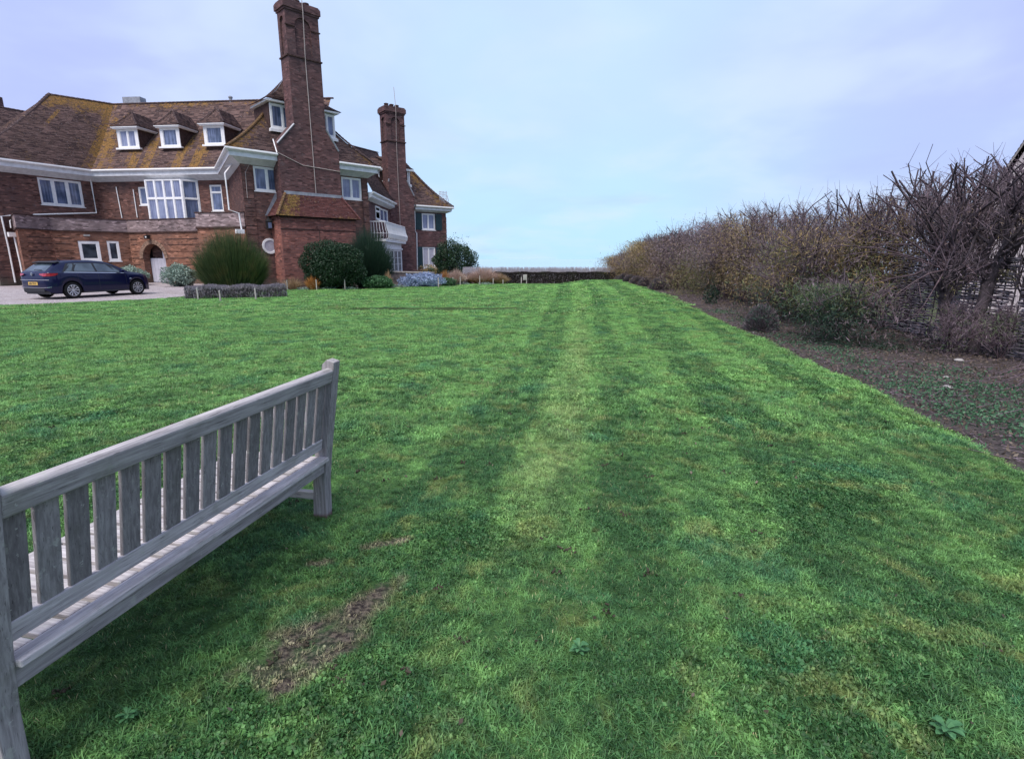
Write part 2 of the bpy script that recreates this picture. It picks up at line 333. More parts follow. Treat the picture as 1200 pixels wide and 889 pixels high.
def mat_water():
    m, nt, b = newmat('sea_water'); g = N(nt, 'ShaderNodeNewGeometry'); f = noisen(nt, g.outputs['Position'], .05, 4., .6)
    setc(nt, b, 'Base Color', mixc(nt, f, (.30, .42, .50), (.38, .50, .58))); setc(nt, b, 'Roughness', .12); b.inputs['IOR'].default_value = 1.33; return m

M = {}
M['brick'] = brick('brown_brick', (.110, .051, .042), (.178, .083, .064), (.11, .085, .085), .5, .8)
M['brick_red'] = brick('red_brick', (.20, .072, .055), (.31, .115, .082), (.20, .15, .14), .35, .7)
M['brick_orange'] = brick('orange_brick', (.20, .085, .052), (.29, .13, .082), (.17, .13, .11), .4, .6)
M['brick_stack'] = brick('chimney_brick', (.095, .043, .043), (.145, .068, .064), (.12, .09, .09), .45)
M['parapet'] = brick('lichened_parapet', (.20, .14, .14), (.32, .24, .24), (.24, .20, .20), .6, 0., .235, .079)
M['brick_edge'] = simple('dark_brick_course', (.085, .05, .045), .9, .2, .3, 8., bumpv=.3)
M['tile'] = tiles('roof_tile', (.058, .036, .036), (.205, .128, .112))
M['tile_red'] = tiles('red_roof_tile', (.11, .042, .040), (.19, .075, .065), (.38, .22, .06))
M['tile_orange'] = tiles('lichened_tile', (.13, .075, .035), (.25, .145, .05))
M['white'] = simple('white_paint', (.80, .79, .80), .45, .4, .06, 5.)
M['gutter'] = simple('white_plastic', (.84, .82, .82), .35, .5, .05, 5.)
M['cornice'] = simple('white_cornice_paint', (.72, .72, .75), .5, .4, .10, 4.)
M['arch'] = simple('arch_brick', (.30, .19, .14), .85, .2, .25, 9., bumpv=.3)
M['lead'] = simple('lead_sheet', (.30, .31, .35), .5, .5, .2, 5.)
M['glass'] = mat_glass('curtain_backed_glass', (.05, .07, .12), (.17, .21, .34))  # blue base colour paints in the sky's reflection, streaked like curtain folds
M['glass_painted_sky'] = mat_glass('curtained_glass', (.13, .15, .25), (.26, .29, .42))  # paler copy: sky reflection painted into the base, with fold-like streaks
M['glass_dark'] = mat_glass('dark_glass', (.012, .015, .022), (.05, .06, .08))
M['blind'] = simple('blind', (.45, .43, .50), .7, .3, .08, 8.)
M['door'] = simple('pale_grey_door_paint', (.50, .49, .56), .5, .4, .06, 4.)
M['shutter'] = simple('teal_shutter_paint', (.012, .045, .055), .5, .4, .2, 6.)
M['dark'] = simple('dark_interior', (.012, .010, .012), .8, .2, .2, 4.)
M['iron'] = simple('black_iron', (.02, .02, .022), .5, .5, .2, 6.)
M['cable'] = simple('copper_tape', (.42, .36, .34), .6, .3, .1, 6.)
M['wood'] = mat_wood(2); M['wood_ya'] = mat_wood(1, .95); M['wood_slat'] = mat_wood(2, .80); M['wood_y'] = mat_wood(1, 1.38); M['wood_x'] = mat_wood(0, 1.3)
M['lawn'] = mat_lawn(); M['blade'] = mat_blade()
M['soil'] = mat_soil('border_soil', (.040, .034, .034), (.10, .084, .080), (.11, .085, .07))
M['bed'] = mat_soil('flower_bed_soil', (.035, .028, .026), (.09, .075, .07), (.16, .14, .12))
M['field'] = mat_soil('rough_ground', (.05, .06, .03), (.09, .11, .05), (.12, .11, .07))
M['gravel'] = mat_gravel(); M['water'] = mat_water()
M['bark'] = simple('grey_brown_bark', (.105, .086, .095), .9, .2, .3, 14., bumpv=.6)
M['bark_red'] = simple('purple_brown_bark', (.12, .085, .095), .85, .2, .3, 14.)
M['shoot'] = simple('dark_cut_shoot', (.105, .080, .098), .85, .2, .25, 10.)
M['cut'] = simple('twig_wood', (.25, .19, .22), .85, .2, .3, 14.)
M['wattle'] = simple('hazel_rod', (.36, .325, .365), .8, .25, .25, 5., bumpv=.3, col2=(.10, .088, .10))
M['stake'] = simple('hazel_stake', (.10, .085, .09), .9, .2, .2, 10., bumpv=.4)
M['post'] = simple('pale_timber_post', (.42, .38, .36), .8, .3, .15, 12.)
M['stone'] = simple('grey_stone', (.17, .15, .16), .9, .2, .3, 3., bumpv=.6)
M['coping'] = simple('pale_coping_stone', (.36, .34, .33), .8, .3, .15, 5., bumpv=.3)
M['render'] = simple('pale_render', (.52, .46, .48), .8, .3, .06, 1.5, bumpv=.2)
L_ = leafmat
M['leaf_broom'] = L_('broom_green', (.020, .045, .018), (.075, .115, .035), (.10, .11, .04))
M['leaf_dark'] = L_('dark_glossy_leaf', (.008, .024, .012), (.026, .062, .026), None, .45, .12, .3)
M['leaf_pine'] = L_('dark_feathery_green', (.010, .030, .022), (.035, .070, .040))
M['leaf_sage'] = L_('grey_green_leaf', (.045, .075, .035), (.17, .24, .11), (.15, .16, .07))
M['leaf_low'] = L_('low_green_leaf', (.030, .085, .035), (.075, .17, .07))
M['leaf_silver'] = L_('silver_green_leaf', (.12, .19, .15), (.33, .42, .36), None, .6, .2)
M['leaf_blue'] = L_('blue_grey_leaf', (.14, .19, .30), (.38, .46, .66), None, .6, .2)
M['grass_tan'] = L_('tan_grass', (.26, .17, .09), (.45, .33, .20)); M['grass_pink'] = L_('pinkish_grass', (.33, .22, .18), (.58, .44, .38))
M['grass_orange'] = L_('orange_dry_stem', (.30, .12, .03), (.50, .24, .07))
M['lavender'] = L_('grey_lavender', (.11, .10, .11), (.30, .275, .31), (.20, .185, .23), .8, .1)
M['lavender_dark'] = L_('dark_lavender', (.07, .058, .066), (.19, .16, .18), None, .8, .1)
M['tam_ochre'] = L_('ochre_tamarisk', (.17, .12, .05), (.50, .36, .17), (.30, .27, .11), .8, .25)
M['tam_brown'] = L_('brown_tamarisk', (.085, .058, .056), (.22, .150, .140), (.21, .16, .09), .8, .15)
M['tam_olive'] = L_('olive_tamarisk', (.09, .10, .045), (.27, .28, .12), (.24, .20, .09), .8, .2)
M['tam_grey'] = L_('grey_twig', (.11, .085, .10), (.29, .225, .26), (.20, .15, .15), .85, .1)
M['rosette'] = L_('rosette_leaf', (.04, .13, .05), (.10, .25, .10)); M['cast'] = simple('worm_cast_soil', (.060, .050, .036), .9, .2, .2, 20.); M['weed'] = L_('weed_leaf', (.035, .085, .045), (.09, .20, .10)); M['litter'] = L_('dead_leaf', (.060, .044, .034), (.20, .155, .115))
M['hedge_dark'] = L_('dark_hedge', (.022, .018, .018), (.065, .048, .045), (.045, .045, .028))
M['reed'] = L_('pale_twig', (.45, .43, .48), (.75, .72, .80), None, .8, .2)

# ------------------------------------------------------------ terrain
def interp(x, pts): return float(np.interp(x, [p[0] for p in pts], [p[1] for p in pts]))
XR = [(-6, 2.9), (1.5, 3.35), (3.66, 3.74), (4.81, 4.01), (6.53, 4.29), (9.87, 4.78), (12.5, 4.95), (18, 5.25), (25, 5.85), (34, 6.6), (45, 7.2)]
XL = [(-6, -44), (6, -34), (10, -26.5), (14, -21.2), (17.7, -16.9), (19.2, -15.2), (21.8, -13.3), (24, -12.2), (26.6, -11.2), (27.2, -10.6), (27.5, -7.0), (29, -6.2), (31, -4.2), (32, -3.2), (36, -3.0)]
def sstep(a, b, x):
    t = np.clip((x-a)/(b-a), 0, 1); return t*t*(3-2*t)
def hgt(X, Y):
    X = np.asarray(X, float); Y = np.asarray(Y, float)
    u = X - .17*Y + .0014*Y*Y
    h = .30*sstep(9, 20, Y)*sstep(-1.7, .7, u)*(1-.6*sstep(31, 34, Y))
    h += .016*np.sin(X*1.3+.5*Y)*np.sin(Y*.9+.3*X) + .010*np.sin(X*3.1+1.)*np.sin(Y*2.3)
    h -= .15*np.exp(-((Y-16.7-.12*np.sin(X*1.7))/.30)**2)*sstep(-6.5, -4.5, X)*(1-sstep(0., .7, X))
    return h
ys = np.concatenate([np.arange(-4, 10, .2), np.arange(10, 33.61, .1)]); rows = []
nx = 190
for Y in ys:
    l, r = interp(Y, XL), interp(Y, XR); t = np.linspace(0, 1, nx)
    t = 1-(1-t)**1.25; x = l+(r-l)*t; z = hgt(x, Y); z[-1] -= .05; z[0] -= .03
    rows.append(np.stack([x, np.full(nx, Y), z], 1))
V = np.concatenate(rows); i, j = np.meshgrid(np.arange(len(ys)-1), np.arange(nx-1), indexing='ij'); a = (i*nx+j).ravel()
tag(np_mesh('lawn', V, np.stack([a, a+1, a+nx+1, a+nx], 1), M['lawn'], smoothsh=True), kind='structure')
def sheet(name, y0, y1, xl, xr, z, mat, n=40, m=30, amp=.02, berm=False):
    V = []
    for Y in np.linspace(y0, y1, n):
        for t in np.linspace(0, 1, m):
            x = xl(Y)+(xr(Y)-xl(Y))*t
            zz = z + amp*mnoise.noise(Vector((x*1.7, Y*1.7, 3.)))+amp*.6*mnoise.noise(Vector((x*6, Y*6, 3.)))
            if berm: zz += float(hgt(interp(Y, XR)-.1, Y))
            V.append((x, Y, zz))
    i, j = np.meshgrid(np.arange(n-1), np.arange(m-1), indexing='ij'); a = (i*m+j).ravel()
    return tag(np_mesh(name, V, np.stack([a, a+1, a+m+1, a+m], 1), mat, smoothsh=True), kind='structure')
sheet('soil_border', -4, 41, lambda Y: interp(Y, XR)-.12, lambda Y: 9.6, -.045, M['soil'], 400, 50, .035, True)
sheet('gravel_drive', 4, 48, lambda Y: -48, lambda Y: interp(Y, XL)+.3 if Y < 26 else -11, -.030, M['gravel'], 60, 60, .01)
sheet('flower_bed', 22, 44, lambda Y: -13.9 if Y < 27 else -14., lambda Y: interp(Y, XL)+.25 if Y < 27.2 else -2.0+.0*Y, -.024, M['bed'], 90, 50, .02)
g = MB()
gy = [-60, 62, 74, 90]; gz = [-.11, -.11, -3.0, -4.6]
for k in range(3): g.face([(-400, gy[k], gz[k]), (400, gy[k], gz[k]), (400, gy[k+1], gz[k+1]), (-400, gy[k+1], gz[k+1])])
tag(g.build('ground', M['field']), kind='structure')
tag(MB().face([(-30000, 80, -3.6), (30000, 80, -3.6), (30000, 40000, -3.6), (-30000, 40000, -3.6)]).build('sea', M['water']), kind='structure')

# ------------------------------------------------------------ frames on a facade
class Frame:
    def __init__(s, a, b):
        s.o = np.array([a[0], a[1]], float); d = np.array([b[0]-a[0], b[1]-a[1]], float); s.L = float(np.linalg.norm(d)); s.d = d/s.L
        s.n = np.array([s.d[1], -s.d[0]])
    def p(s, u, z, o=0.): q = s.o+s.d*u+s.n*o; return (q[0], q[1], z)
    def hit(s, px, py, o=0.):       # photo pixel -> (u, z) on the upright plane at offset o
        r = ray(px, py); q0 = s.o+s.n*o
        t = (q0@s.n)/(r[:2]@s.n); P = r[:2]*t
        return float((P-s.o)@s.d), float(1.5+r[2]*t)
    def rect(s, x0, y0, x1, y1, x2, y2, x3, y3, o=0.):  # tl, tr, br, bl pixels -> u0,u1,z0,z1
        h = [s.hit(a, b, o) for a, b in ((x0, y0), (x1, y1), (x2, y2), (x3, y3))]
        return ((h[0][0]+h[3][0])/2, (h[1][0]+h[2][0])/2, (h[2][1]+h[3][1])/2, (h[0][1]+h[1][1])/2)
def fbox(mb, F, u0, u1, z0, z1, o0, o1):   # o0 = inner, o1 = outer
    return mb.box8([F.p(u0, z0, o1), F.p(u1, z0, o1), F.p(u1, z0, o0), F.p(u0, z0, o0), F.p(u0, z1, o1), F.p(u1, z1, o1), F.p(u1, z1, o0), F.p(u0, z1, o0)])
def wall(mb, F, u0, u1, z0, z1, holes=(), o=0., reveal=.14):
    us = sorted({u0, u1, *[h[0] for h in holes], *[h[1] for h in holes]}); zs = sorted({z0, z1, *[h[2] for h in holes], *[h[3] for h in holes]})
    us = [u for u in us if u0-1e-6 <= u <= u1+1e-6]; zs = [z for z in zs if z0-1e-6 <= z <= z1+1e-6]
    for a, b in zip(us, us[1:]):
        for c, d in zip(zs, zs[1:]):
            mu, mz = (a+b)/2, (c+d)/2
            if any(h[0] < mu < h[1] and h[2] < mz < h[3] for h in holes): continue
            mb.face([F.p(a, c, o), F.p(b, c, o), F.p(b, d, o), F.p(a, d, o)])
    for a, b, c, d in holes:
        i = o-reveal
        mb.face([F.p(a, c, o), F.p(a, d, o), F.p(a, d, i), F.p(a, c, i)]); mb.face([F.p(b, c, i), F.p(b, d, i), F.p(b, d, o), F.p(b, c, o)])
        mb.face([F.p(a, d, o), F.p(b, d, o), F.p(b, d, i), F.p(a, d, i)]); mb.face([F.p(a, c, i), F.p(b, c, i), F.p(b, c, o), F.p(a, c, o)])
def window(F, r, cols, parent=None, o=0., fr=.07, mull=.07, rows=(1.,), glass='glass', depth=.07, bars=None, name='window', casements=()):
    parent = house; u0, u1, z0, z1 = r; mb = MB(); i = o-depth
    fbox(mb, F, u0, u1, z0, z0+fr, i, o); fbox(mb, F, u0, u1, z1-fr, z1, i, o)
    fbox(mb, F, u0, u0+fr, z0+fr, z1-fr, i, o); fbox(mb, F, u1-fr, u1, z0+fr, z1-fr, i, o)
    cw = (u1-u0-2*fr-(cols-1)*mull)/cols; H = z1-z0-2*fr; ze = [z0+fr]
    tot = sum(rows); nr = len(rows); zc = z0+fr; cells = []
    for k, rr in enumerate(rows):
        hh = (H-(nr-1)*mull)*rr/tot
        cells.append((zc, zc+hh)); zc += hh
        if k < nr-1: fbox(mb, F, u0+fr, u1-fr, zc, zc+mull, i+.002, o-.004); zc += mull
    for c in range(1, cols):
        a = u0+fr+c*cw+(c-1)*mull
        for (za, zb) in cells: fbox(mb, F, a, a+mull, za, zb, i+.003, o-.002)
    wn = mb.build(name, M['white'], parent)
    for k, (za, zb) in enumerate(cells):
        for c in range(cols):
            a = u0+fr+c*(cw+mull); b = a+cw; s = .03; gl = glass if isinstance(glass, str) else glass[c % len(glass)]
            sm = MB(); q = o-.03
            fbox(sm, F, a, b, za, za+s, q-.03, q); fbox(sm, F, a, b, zb-s, zb, q-.03, q); fbox(sm, F, a, a+s, za+s, zb-s, q-.03, q); fbox(sm, F, b-s, b, za+s, zb-s, q-.03, q)
            if bars:
                for t in range(1, bars): zb_ = za+(zb-za)*t/bars; fbox(sm, F, a+s, b-s, zb_-.012, zb_+.012, q-.025, q-.004)
                fbox(sm, F, (a+b)/2-.012, (a+b)/2+.012, za+s, zb-s, q-.024, q-.003)
            sm.build('sash', M['white'], wn)
            fbox(MB(), F, a+s*.8, b-s*.8, za+s*.8, zb-s*.8, q-.05, q-.02).build('pane', M[gl], wn)
    sl = MB(); fbox(sl, F, u0-.05, u1+.05, z0-.05, z0-.002, i, o+.06); sl.build('sill', M['white'], wn)
    return wn
def sweep(mb, poly, prof):      # poly: plan points left to right; prof: (inset, z)
    P = [np.array(p[:2], float) for p in poly]; n = []
    for a, b in zip(P, P[1:]): d = (b-a)/np.linalg.norm(b-a); n.append(np.array([d[1], -d[0]]))
    rings = []
    for k, p in enumerate(P):
        n0 = n[max(k-1, 0)]; n1 = n[min(k, len(n)-1)]; m = (n0+n1); m = m/np.linalg.norm(m); m = m/max(.35, m@n0)
        rings.append([(p[0]-m[0]*i, p[1]-m[1]*i, z) for i, z in prof])
    mb.ring(rings, close=True, cap=True)
def inset(poly, d):
    P = [np.array(p[:2], float) for p in poly]; n = []; out = []
    for a, b in zip(P, P[1:]): q = (b-a)/np.linalg.norm(b-a); n.append(np.array([q[1], -q[0]]))
    for k, p in enumerate(P):
        n0 = n[max(k-1, 0)]; n1 = n[min(k, len(n)-1)]; m = n0+n1; m = m/np.linalg.norm(m); m = m/max(.35, m@n0); out.append(tuple(p-m*d))
    return out

def roof_patch(A, B, C, D, parent, mat='tile', lich=None, sag=.35, course=.11, name='roof_slope', seg=.30, thick=True):
    """tiled slope: A,B eaves left/right, C,D top right/left; every course is a lipped step"""
    A, B, C, D = [np.array(p, float) for p in (A, B, C, D)]
    L = max(np.linalg.norm(D-A), np.linalg.norm(C-B)); n = max(3, int(L/course)); V = []; F = []; tint = []; li = []
    m = max(2, int(np.linalg.norm(B-A)/seg))
    nrm = np.cross(B-A, (D+C)/2-(A+B)/2); nrm /= np.linalg.norm(nrm)
    if nrm[2] < 0: nrm = -nrm
    def P(s, t):
        q = (A*(1-s)+B*s)*(1-t)+(D*(1-s)+C*s)*t; q = q.copy(); q[2] -= sag*math.sin(PI*t)*(1-.25*t); return q
    rng = np.random.default_rng(int(abs(A[0]*31+A[1]*17+L*7)) % 9999)
    for k in range(n):
        t0, t1 = k/n, (k+1)/n; prev = None
        for j in range(m+1):
            s = j/m; a = P(s, t0)+nrm*.028; b = P(s, t1)+nrm*.004; c = P(s, t0)+nrm*.0
            base = len(V); V += [c, a, b]
            if j:
                p = base-3
                F += [[p, base, base+1, p+1], [p+1, base+1, base+2, p+2]]
                mid = (V[p+1]+V[base+2])/2; l = lich(mid, (s-.5/m), t0) if lich else .0
                r = rng.random(); tint += [r, r]; li += [l, l]
    return np_mesh(name, V, F, M[mat], parent, {'tint': tint, 'lichen': li})
def ridge_line(pts, parent, mat='tile', r=.10, step=.28, name='ridge_tiles', sagged=False):
    mb = MB(); pts = [Vector(p) for p in pts]
    for a, b in zip(pts, pts[1:]):
        L = (b-a).length; n = max(1, int(L/step)); d = (b-a)/L; up = Vector((0, 0, 1)); sd = d.cross(up).normalized(); u2 = sd.cross(d)
        for k in range(n):
            p0 = a+(b-a)*(k/n); p1 = a+(b-a)*((k+1)/n+.01)
            def arc(p, rr): return [p+sd*math.cos(q)*rr+u2*math.sin(q)*rr*.9 for q in (0, .7, 1.57, 2.44, PI)]
            mb.ring([arc(p0, r*1.15), arc(p1, r*.92)], close=False, cap=False)
            mb.face(arc(p0, r*1.15)+[])
    return mb.build(name, M[mat], parent, recalc=False)
def curve_pts(A, D, sag, n=10):
    A, D = Vector(A), Vector(D); out = []
    for k in range(n+1):
        t = k/n; p = A.lerp(D, t); p.z -= sag*math.sin(PI*t)*(1-.25*t); out.append(p+Vector((0, 0, .05)))
    return out

# ============================================================ THE HOUSE
house = thing('brick_house', 'large angled brick country house with mossy tiled roof and two tall chimneys', 'house', (-20, 34, 0))
H0 = bpy.data.objects.new('tmp', None)
class HP:                       # parts keep world coordinates: parent inverse set at the end
    pass
EZ = 7.0
Lend, M0, M1, C0, C1 = (-29.4, 30.6), (-26.7, 35.95), (-18.3, 35.0), (-14.35, 28.7), (-8.16, 34.9)
Lbk = (Lend[0]-5.5, Lend[1]+2.6)
peak, kink, rEast, apex, Q = (-31.2, 39.3, 12.3), (-28.6, 41.7, 12.3), (-14.0, 40.35, 12.3), (-13.62, 35.27, 11.9), (-15.2, 41.0, 11.9)
C1r = (C1[0]-3.9, C1[1]+5.6)
FL, FM, FR, FC = Frame(Lend, M0), Frame(M0, M1), Frame(M1, C0), Frame(C0, C1)
IN = .65
wp = inset([Lbk, Lend, M0, M1, C0, C1, C1r], IN)
WL, WM, WR, WC = Frame(wp[1], wp[2]), Frame(wp[2], wp[3]), Frame(wp[3], wp[4]), Frame(wp[4], wp[5])
WK, WQ = Frame(wp[0], wp[1]), Frame(wp[5], wp[6])
WT = EZ-.60                    # wall top under the cornice
# windows measured from the photo on the wall planes
rL = WL.rect(43, 207.5, 94.5, 212.8, 99.8, 243, 49, 239.5)
rC1 = WC.rect(296, 194, 327.5, 197.5, 330.5, 226.2, 299, 223)
rC2 = WC.rect(399.5, 206.5, 423, 209.6, 424.6, 235, 401.5, 232.5)
rBay = WM.rect(170, 213.5, 212, 213.5, 217, 255.5, 174, 256, .75)
rM1 = WM.rect(161.5, 219, 172, 219, 174, 240.5, 163.5, 240.5)
rM2 = WM.rect(245, 216.5, 259, 216.5, 262.5, 248, 248, 247.5)
print('L', rL, 'C1', rC1, 'C2', rC2, 'bay', rBay, rM1, rM2, 'lens', WL.L, WM.L, WR.L, WC.L)
mb = MB()
wall(mb, WK, 0, WK.L, -.2, WT); wall(mb, WL, 0, WL.L, -.2, WT, [rL]); wall(mb, WR, 0, WR.L, -.2, WT)
wall(mb, WC, 0, WC.L, -.2, WT, [rC1, rC2]); wall(mb, WQ, 0, WQ.L, -.2, WT)
wall(mb, WM, 0, WM.L, -.2, WT, [rM1, rM2])
mb.build('wall', M['brick'], house)
window(WL, rL, 3, house, -.04, fr=.10, mull=.14, glass='glass')
window(WC, rC1, 2, house, -.04, fr=.09, mull=.10, glass='glass'); window(WC, rC2, 2, house, -.04, fr=.09, mull=.10, glass='glass_painted_sky')
window(WM, rM1, 1, house, -.04); window(WM, rM2, 1, house, -.04, fr=.08, rows=(3., 1.), glass='glass')
# bay window on the balcony
u0, u1, z0, z1 = rBay; z0 = 3.3; z1 = WT-.02
window(WM, (u0, u1, z0, z1), 4, house, .75, rows=(1.75, 1.), glass='glass_painted_sky', fr=.09, mull=.10, name='bay_window')
Fs = Frame(WM.p(u1, 0, .75)[:2], WM.p(u1+.62, 0, .02)[:2])
window(Fs, (0, Fs.L, z0, z1), 1, house, 0, rows=(1.75, 1.), glass='glass', fr=.10, name='bay_window')
Fs2 = Frame(WM.p(u0-.5, 0, .02)[:2], WM.p(u0, 0, .75)[:2])
window(Fs2, (0, Fs2.L, z0, z1), 1, house, 0, rows=(1.75, 1.), glass='glass', fr=.10, name='bay_window')
mb = MB(); q = .02
for z in (z1,): mb.face([WM.p(u0-.52, z, 0), WM.p(u0, z, .77), WM.p(u1, z, .77), WM.p(u1+.64, z, 0)])
mb.build('bay_top', M['white'], house)
# dark brick joints (rusticated bands) at the corners, blocks standing proud
def quoins(F, u0, u1, z0, z1, mat, o=.0, h=.42, gap=.045, pitch=None):
    z = z0; me = None
    while z < z1-.1:
        b = fbox(MB(), F, u0, u1, z, min(z+h, z1), o-.03, o+.030).build('corner_block', M[mat], house)
        z += h+gap
quoins(WC, -.025, .52, 0, WT-.02, 'brick'); quoins(WC, WC.L-.36, WC.L+.025, 0, WT-.02, 'brick')
quoins(WL, .05, .75, 0, 6.2, 'brick')
# cornice and gutter
prof = [(.04, 6.98), (.04, 6.86), (.09, 6.84), (.09, 6.64), (.14, 6.66), (.22, 6.62), (.60, 6.38), (.66, 6.36), (.75, 6.36), (.75, 6.98)]
gprof = [(-.07, 7.03), (-.08, 6.95), (-.03, 6.90), (.045, 6.90), (.045, 7.03)]
bl, br = WC.hit(327.5, 200, .0)[0], WC.hit(398.3, 200, .0)[0]
o_br = .70                     # breast stands this far in front of the wall
bl, br = WC.hit(327.5, 200, o_br)[0], WC.hit(398.3, 200, o_br)[0]
off = IN
# positions along the gutter line of the breast sides
def on_g(u): q = np.array(WC.p(u, 0, 0)[:2]); k = (q-FC.o)@FC.d; return FC.p(k, 0, 0)[:2]
for pl in ([Lbk, Lend, M0, M1, C0, on_g(bl)], [on_g(br), C1, C1r]):
    mb = MB(); sweep(mb, pl, prof); mb.build('cornice', M['cornice'], house)
    mb = MB(); sweep(mb, pl, gprof); mb.build('gutter', M['gutter'], house)

# ---- roof
def lich_M(p, s, t):
    l = 0.
    for px in (.05, .30, .42, .66, .80):     # run-off streaks beside the dormers
        l = max(l, .80*math.exp(-((s*15.2/9.2*1-px)/.050)**2)*(1-sstep(.35, .7, t)))
    l = max(l, .55*math.exp(-((s*1.65-.0-.10*(1-t))/.07)**2)); l = max(l, .45*sstep(.84, 1., t)); return float(l)
def lich_L(p, s, t):
    l = .75*sstep(.74, .95, t)+.75*math.exp(-((s-.98)/.09)**2)
    l = max(l, .75*math.exp(-((s-.30)/.035)**2-((t-.72)/.14)**2)); return float(l)
def lich_C(p, s, t): return float(.62*math.exp(-(s/.12)**2)*(1-.3*t)+.35*math.exp(-((s-1)/.12)**2))
e3 = lambda p, z=EZ: (p[0], p[1], z)
Mext = FM.p(FM.L+6, EZ, 0); rX = (rEast[0]+1.5, rEast[1]-.15, 12.3)
roof = [roof_patch(e3(Lend), e3(M0), kink, peak, house, lich=lich_L, sag=.25),
        roof_patch(e3(M0), Mext, rX, kink, house, lich=lich_M, sag=.25),
        roof_patch(e3(Lbk), e3(Lend), peak, peak, house, sag=.5),
        roof_patch(e3(M1), e3(C0), apex, Q, house, lich=lambda p, s, t: float(.45*math.exp(-((s-1)/.2)**2)), sag=.45),
        roof_patch(e3(C0), e3(C1), apex, apex, house, lich=lich_C, sag=.45),
        roof_patch(e3(C1), e3(C1r), Q, apex, house, sag=.45),
        roof_patch((-20, 47, 7), (-30, 49, 7), kink, rX, house, sag=.2, course=.4),
        roof_patch((-30, 49, 7), (-37, 43, 7), peak, kink, house, sag=.2, course=.4)]
ridge_line([peak, kink, rX], house, 'tile'); ridge_line(curve_pts(e3(Lend), peak, .4), house, 'tile')
ridge_line(curve_pts(e3(C0), apex, .45), house, 'tile_orange', .085, .2, 'bonnet_tiles'); ridge_line(curve_pts(e3(C1), apex, .45), house, 'tile', .10, .2, 'bonnet_tiles')
ridge_line([apex, Q], house)
# small things on the ridge
mb = MB(); P = aty(155, 119, 42.2); F2 = Frame((P[0]-.6, P[1]), (P[0]+.7, P[1]-.1))
fbox(mb, F2, -.1, 1.25, 12.0, 12.95, -.6, 0); mb.build('roof_hatch', M['lead'], house)
P = aty(270, 114, 40.9); MB().ring([[(P[0]+math.cos(a)*r, P[1]+math.sin(a)*r, z) for a in np.linspace(0, 2*PI, 9)[:-1]] for r, z in ((.12, 12.2), (.11, 12.5), (.15, 12.52), (.15, 12.60), (.06, 12.66))]).build('vent_cap', M['lead'], house)

# ---- dormers
def dormer(F, u0, u1, z0, z1, o, depth, parent, cols=1, rise=.95, cheek='brick_edge', glass='glass', ov=.22):
    """F: facade frame; front at offset o (negative = behind the gutter line)"""
    i = o-depth; body = fbox(MB(), F, u0, u1, z0-.3, z1, i, o-.10)
    d = body.build('dormer', M[cheek], parent)
    fb = MB(); fbox(fb, F, u0-.02, u0+.10, z0, z1, o-.06, o-.01); fbox(fb, F, u1-.10, u1+.02, z0, z1, o-.06, o-.01)
    fbox(fb, F, u0-.14, u1+.14, z0-.10, z0, o-.1, o+.10); fb.build('dormer_frame', M['white'], d)
    window(F, (u0+.10, u1-.10, z0, z1), cols, d, o, fr=.09, mull=.10, glass=glass)
    ev = MB(); A, B = u0-ov, u1+ov
    fbox(ev, F, A+.06, B-.06, z1+.0, z1+.07, i, o+ov-.06); fbox(ev, F, A, B, z1+.07, z1+.12, i, o+ov); ev.build('dormer_eaves', M['white'], d)
    ze = z1+.125; um = (u0+u1)/2; run = (B-A)/2
    top = F.p(um, ze+rise, o+ov-run*.95); tb = F.p(um, ze+rise, i-.6); a, b, c, e = F.p(A, ze, o+ov), F.p(B, ze, o+ov), F.p(A, ze, i-.6), F.p(B, ze, i-.6)
    for q in ((a, b, top, top), (b, e, tb, top), (c, a, top, tb)): roof_patch(*q, d, sag=.10, name='dormer_roof', seg=.2)
    ridge_line(curve_pts(a, top, .10, 4), d, 'tile', .06, .16, 'hip_tiles'); ridge_line(curve_pts(b, top, .10, 4), d, 'tile', .06, .16, 'hip_tiles')
    return d
pd = 1.5
for (xl, xr, yt, yb, c) in ((136.8, 161.5, 151.5, 173.5, 2), (187, 210, 150, 172, 1), (238, 262.5, 147.5, 169.5, 1)):
    a = FM.hit((xl)+1, (yt+yb)/2, -pd); b = FM.hit(xr, (yt+yb)/2, -pd); t = FM.hit((xl+xr)/2, yt, -pd)[1]; l = FM.hit((xl+xr)/2, yb, -pd)[1]
    dormer(FM, a[0], b[0], l, t, -pd, 1.6, house, c, 1.05, glass='glass_painted_sky' if c == 2 else 'glass')
# big dormer behind the great chimney, a window each side of the stack
pd = 1.35
a = FC.hit(319, 135, -pd)[0]; b = FC.hit(340, 135, -pd)[0]; t = FC.hit(328, 121.5, -pd)[1]; l = FC.hit(328, 151, -pd)[1]
c = FC.hit(379, 145, -pd)[0]; e = FC.hit(390.5, 145, -pd)[0]; t2 = FC.hit(385, 134, -pd)[1]; print('bigdormer', a, b, c, e, t, l, t2)
t = (t+t2)/2
bd = fbox(MB(), FC, a-.12, e+.12, l-.4, t, -pd-2.2, -pd-.10)
bdo = bd.build('dormer', M['brick_edge'], house)
window(FC, (a-.1, b+.25, l, t-.02), 2, bdo, -pd, fr=.10, mull=.10, glass='glass'); window(FC, (c-.25, e+.1, l, t-.02), 2, bdo, -pd, fr=.10, mull=.08)
ev = MB(); fbox(ev, FC, a-.3, e+.3, t+.03, t+.12, -pd-2.2, -pd+.25); fbox(ev, FC, a-.2, b+.3, l-.2, l-.05, -pd-.1, -pd+.1); fbox(ev, FC, c-.3, e+.2, l-.2, l-.05, -pd-.1, -pd+.1); ev.build('dormer_eaves', M['white'], bdo)
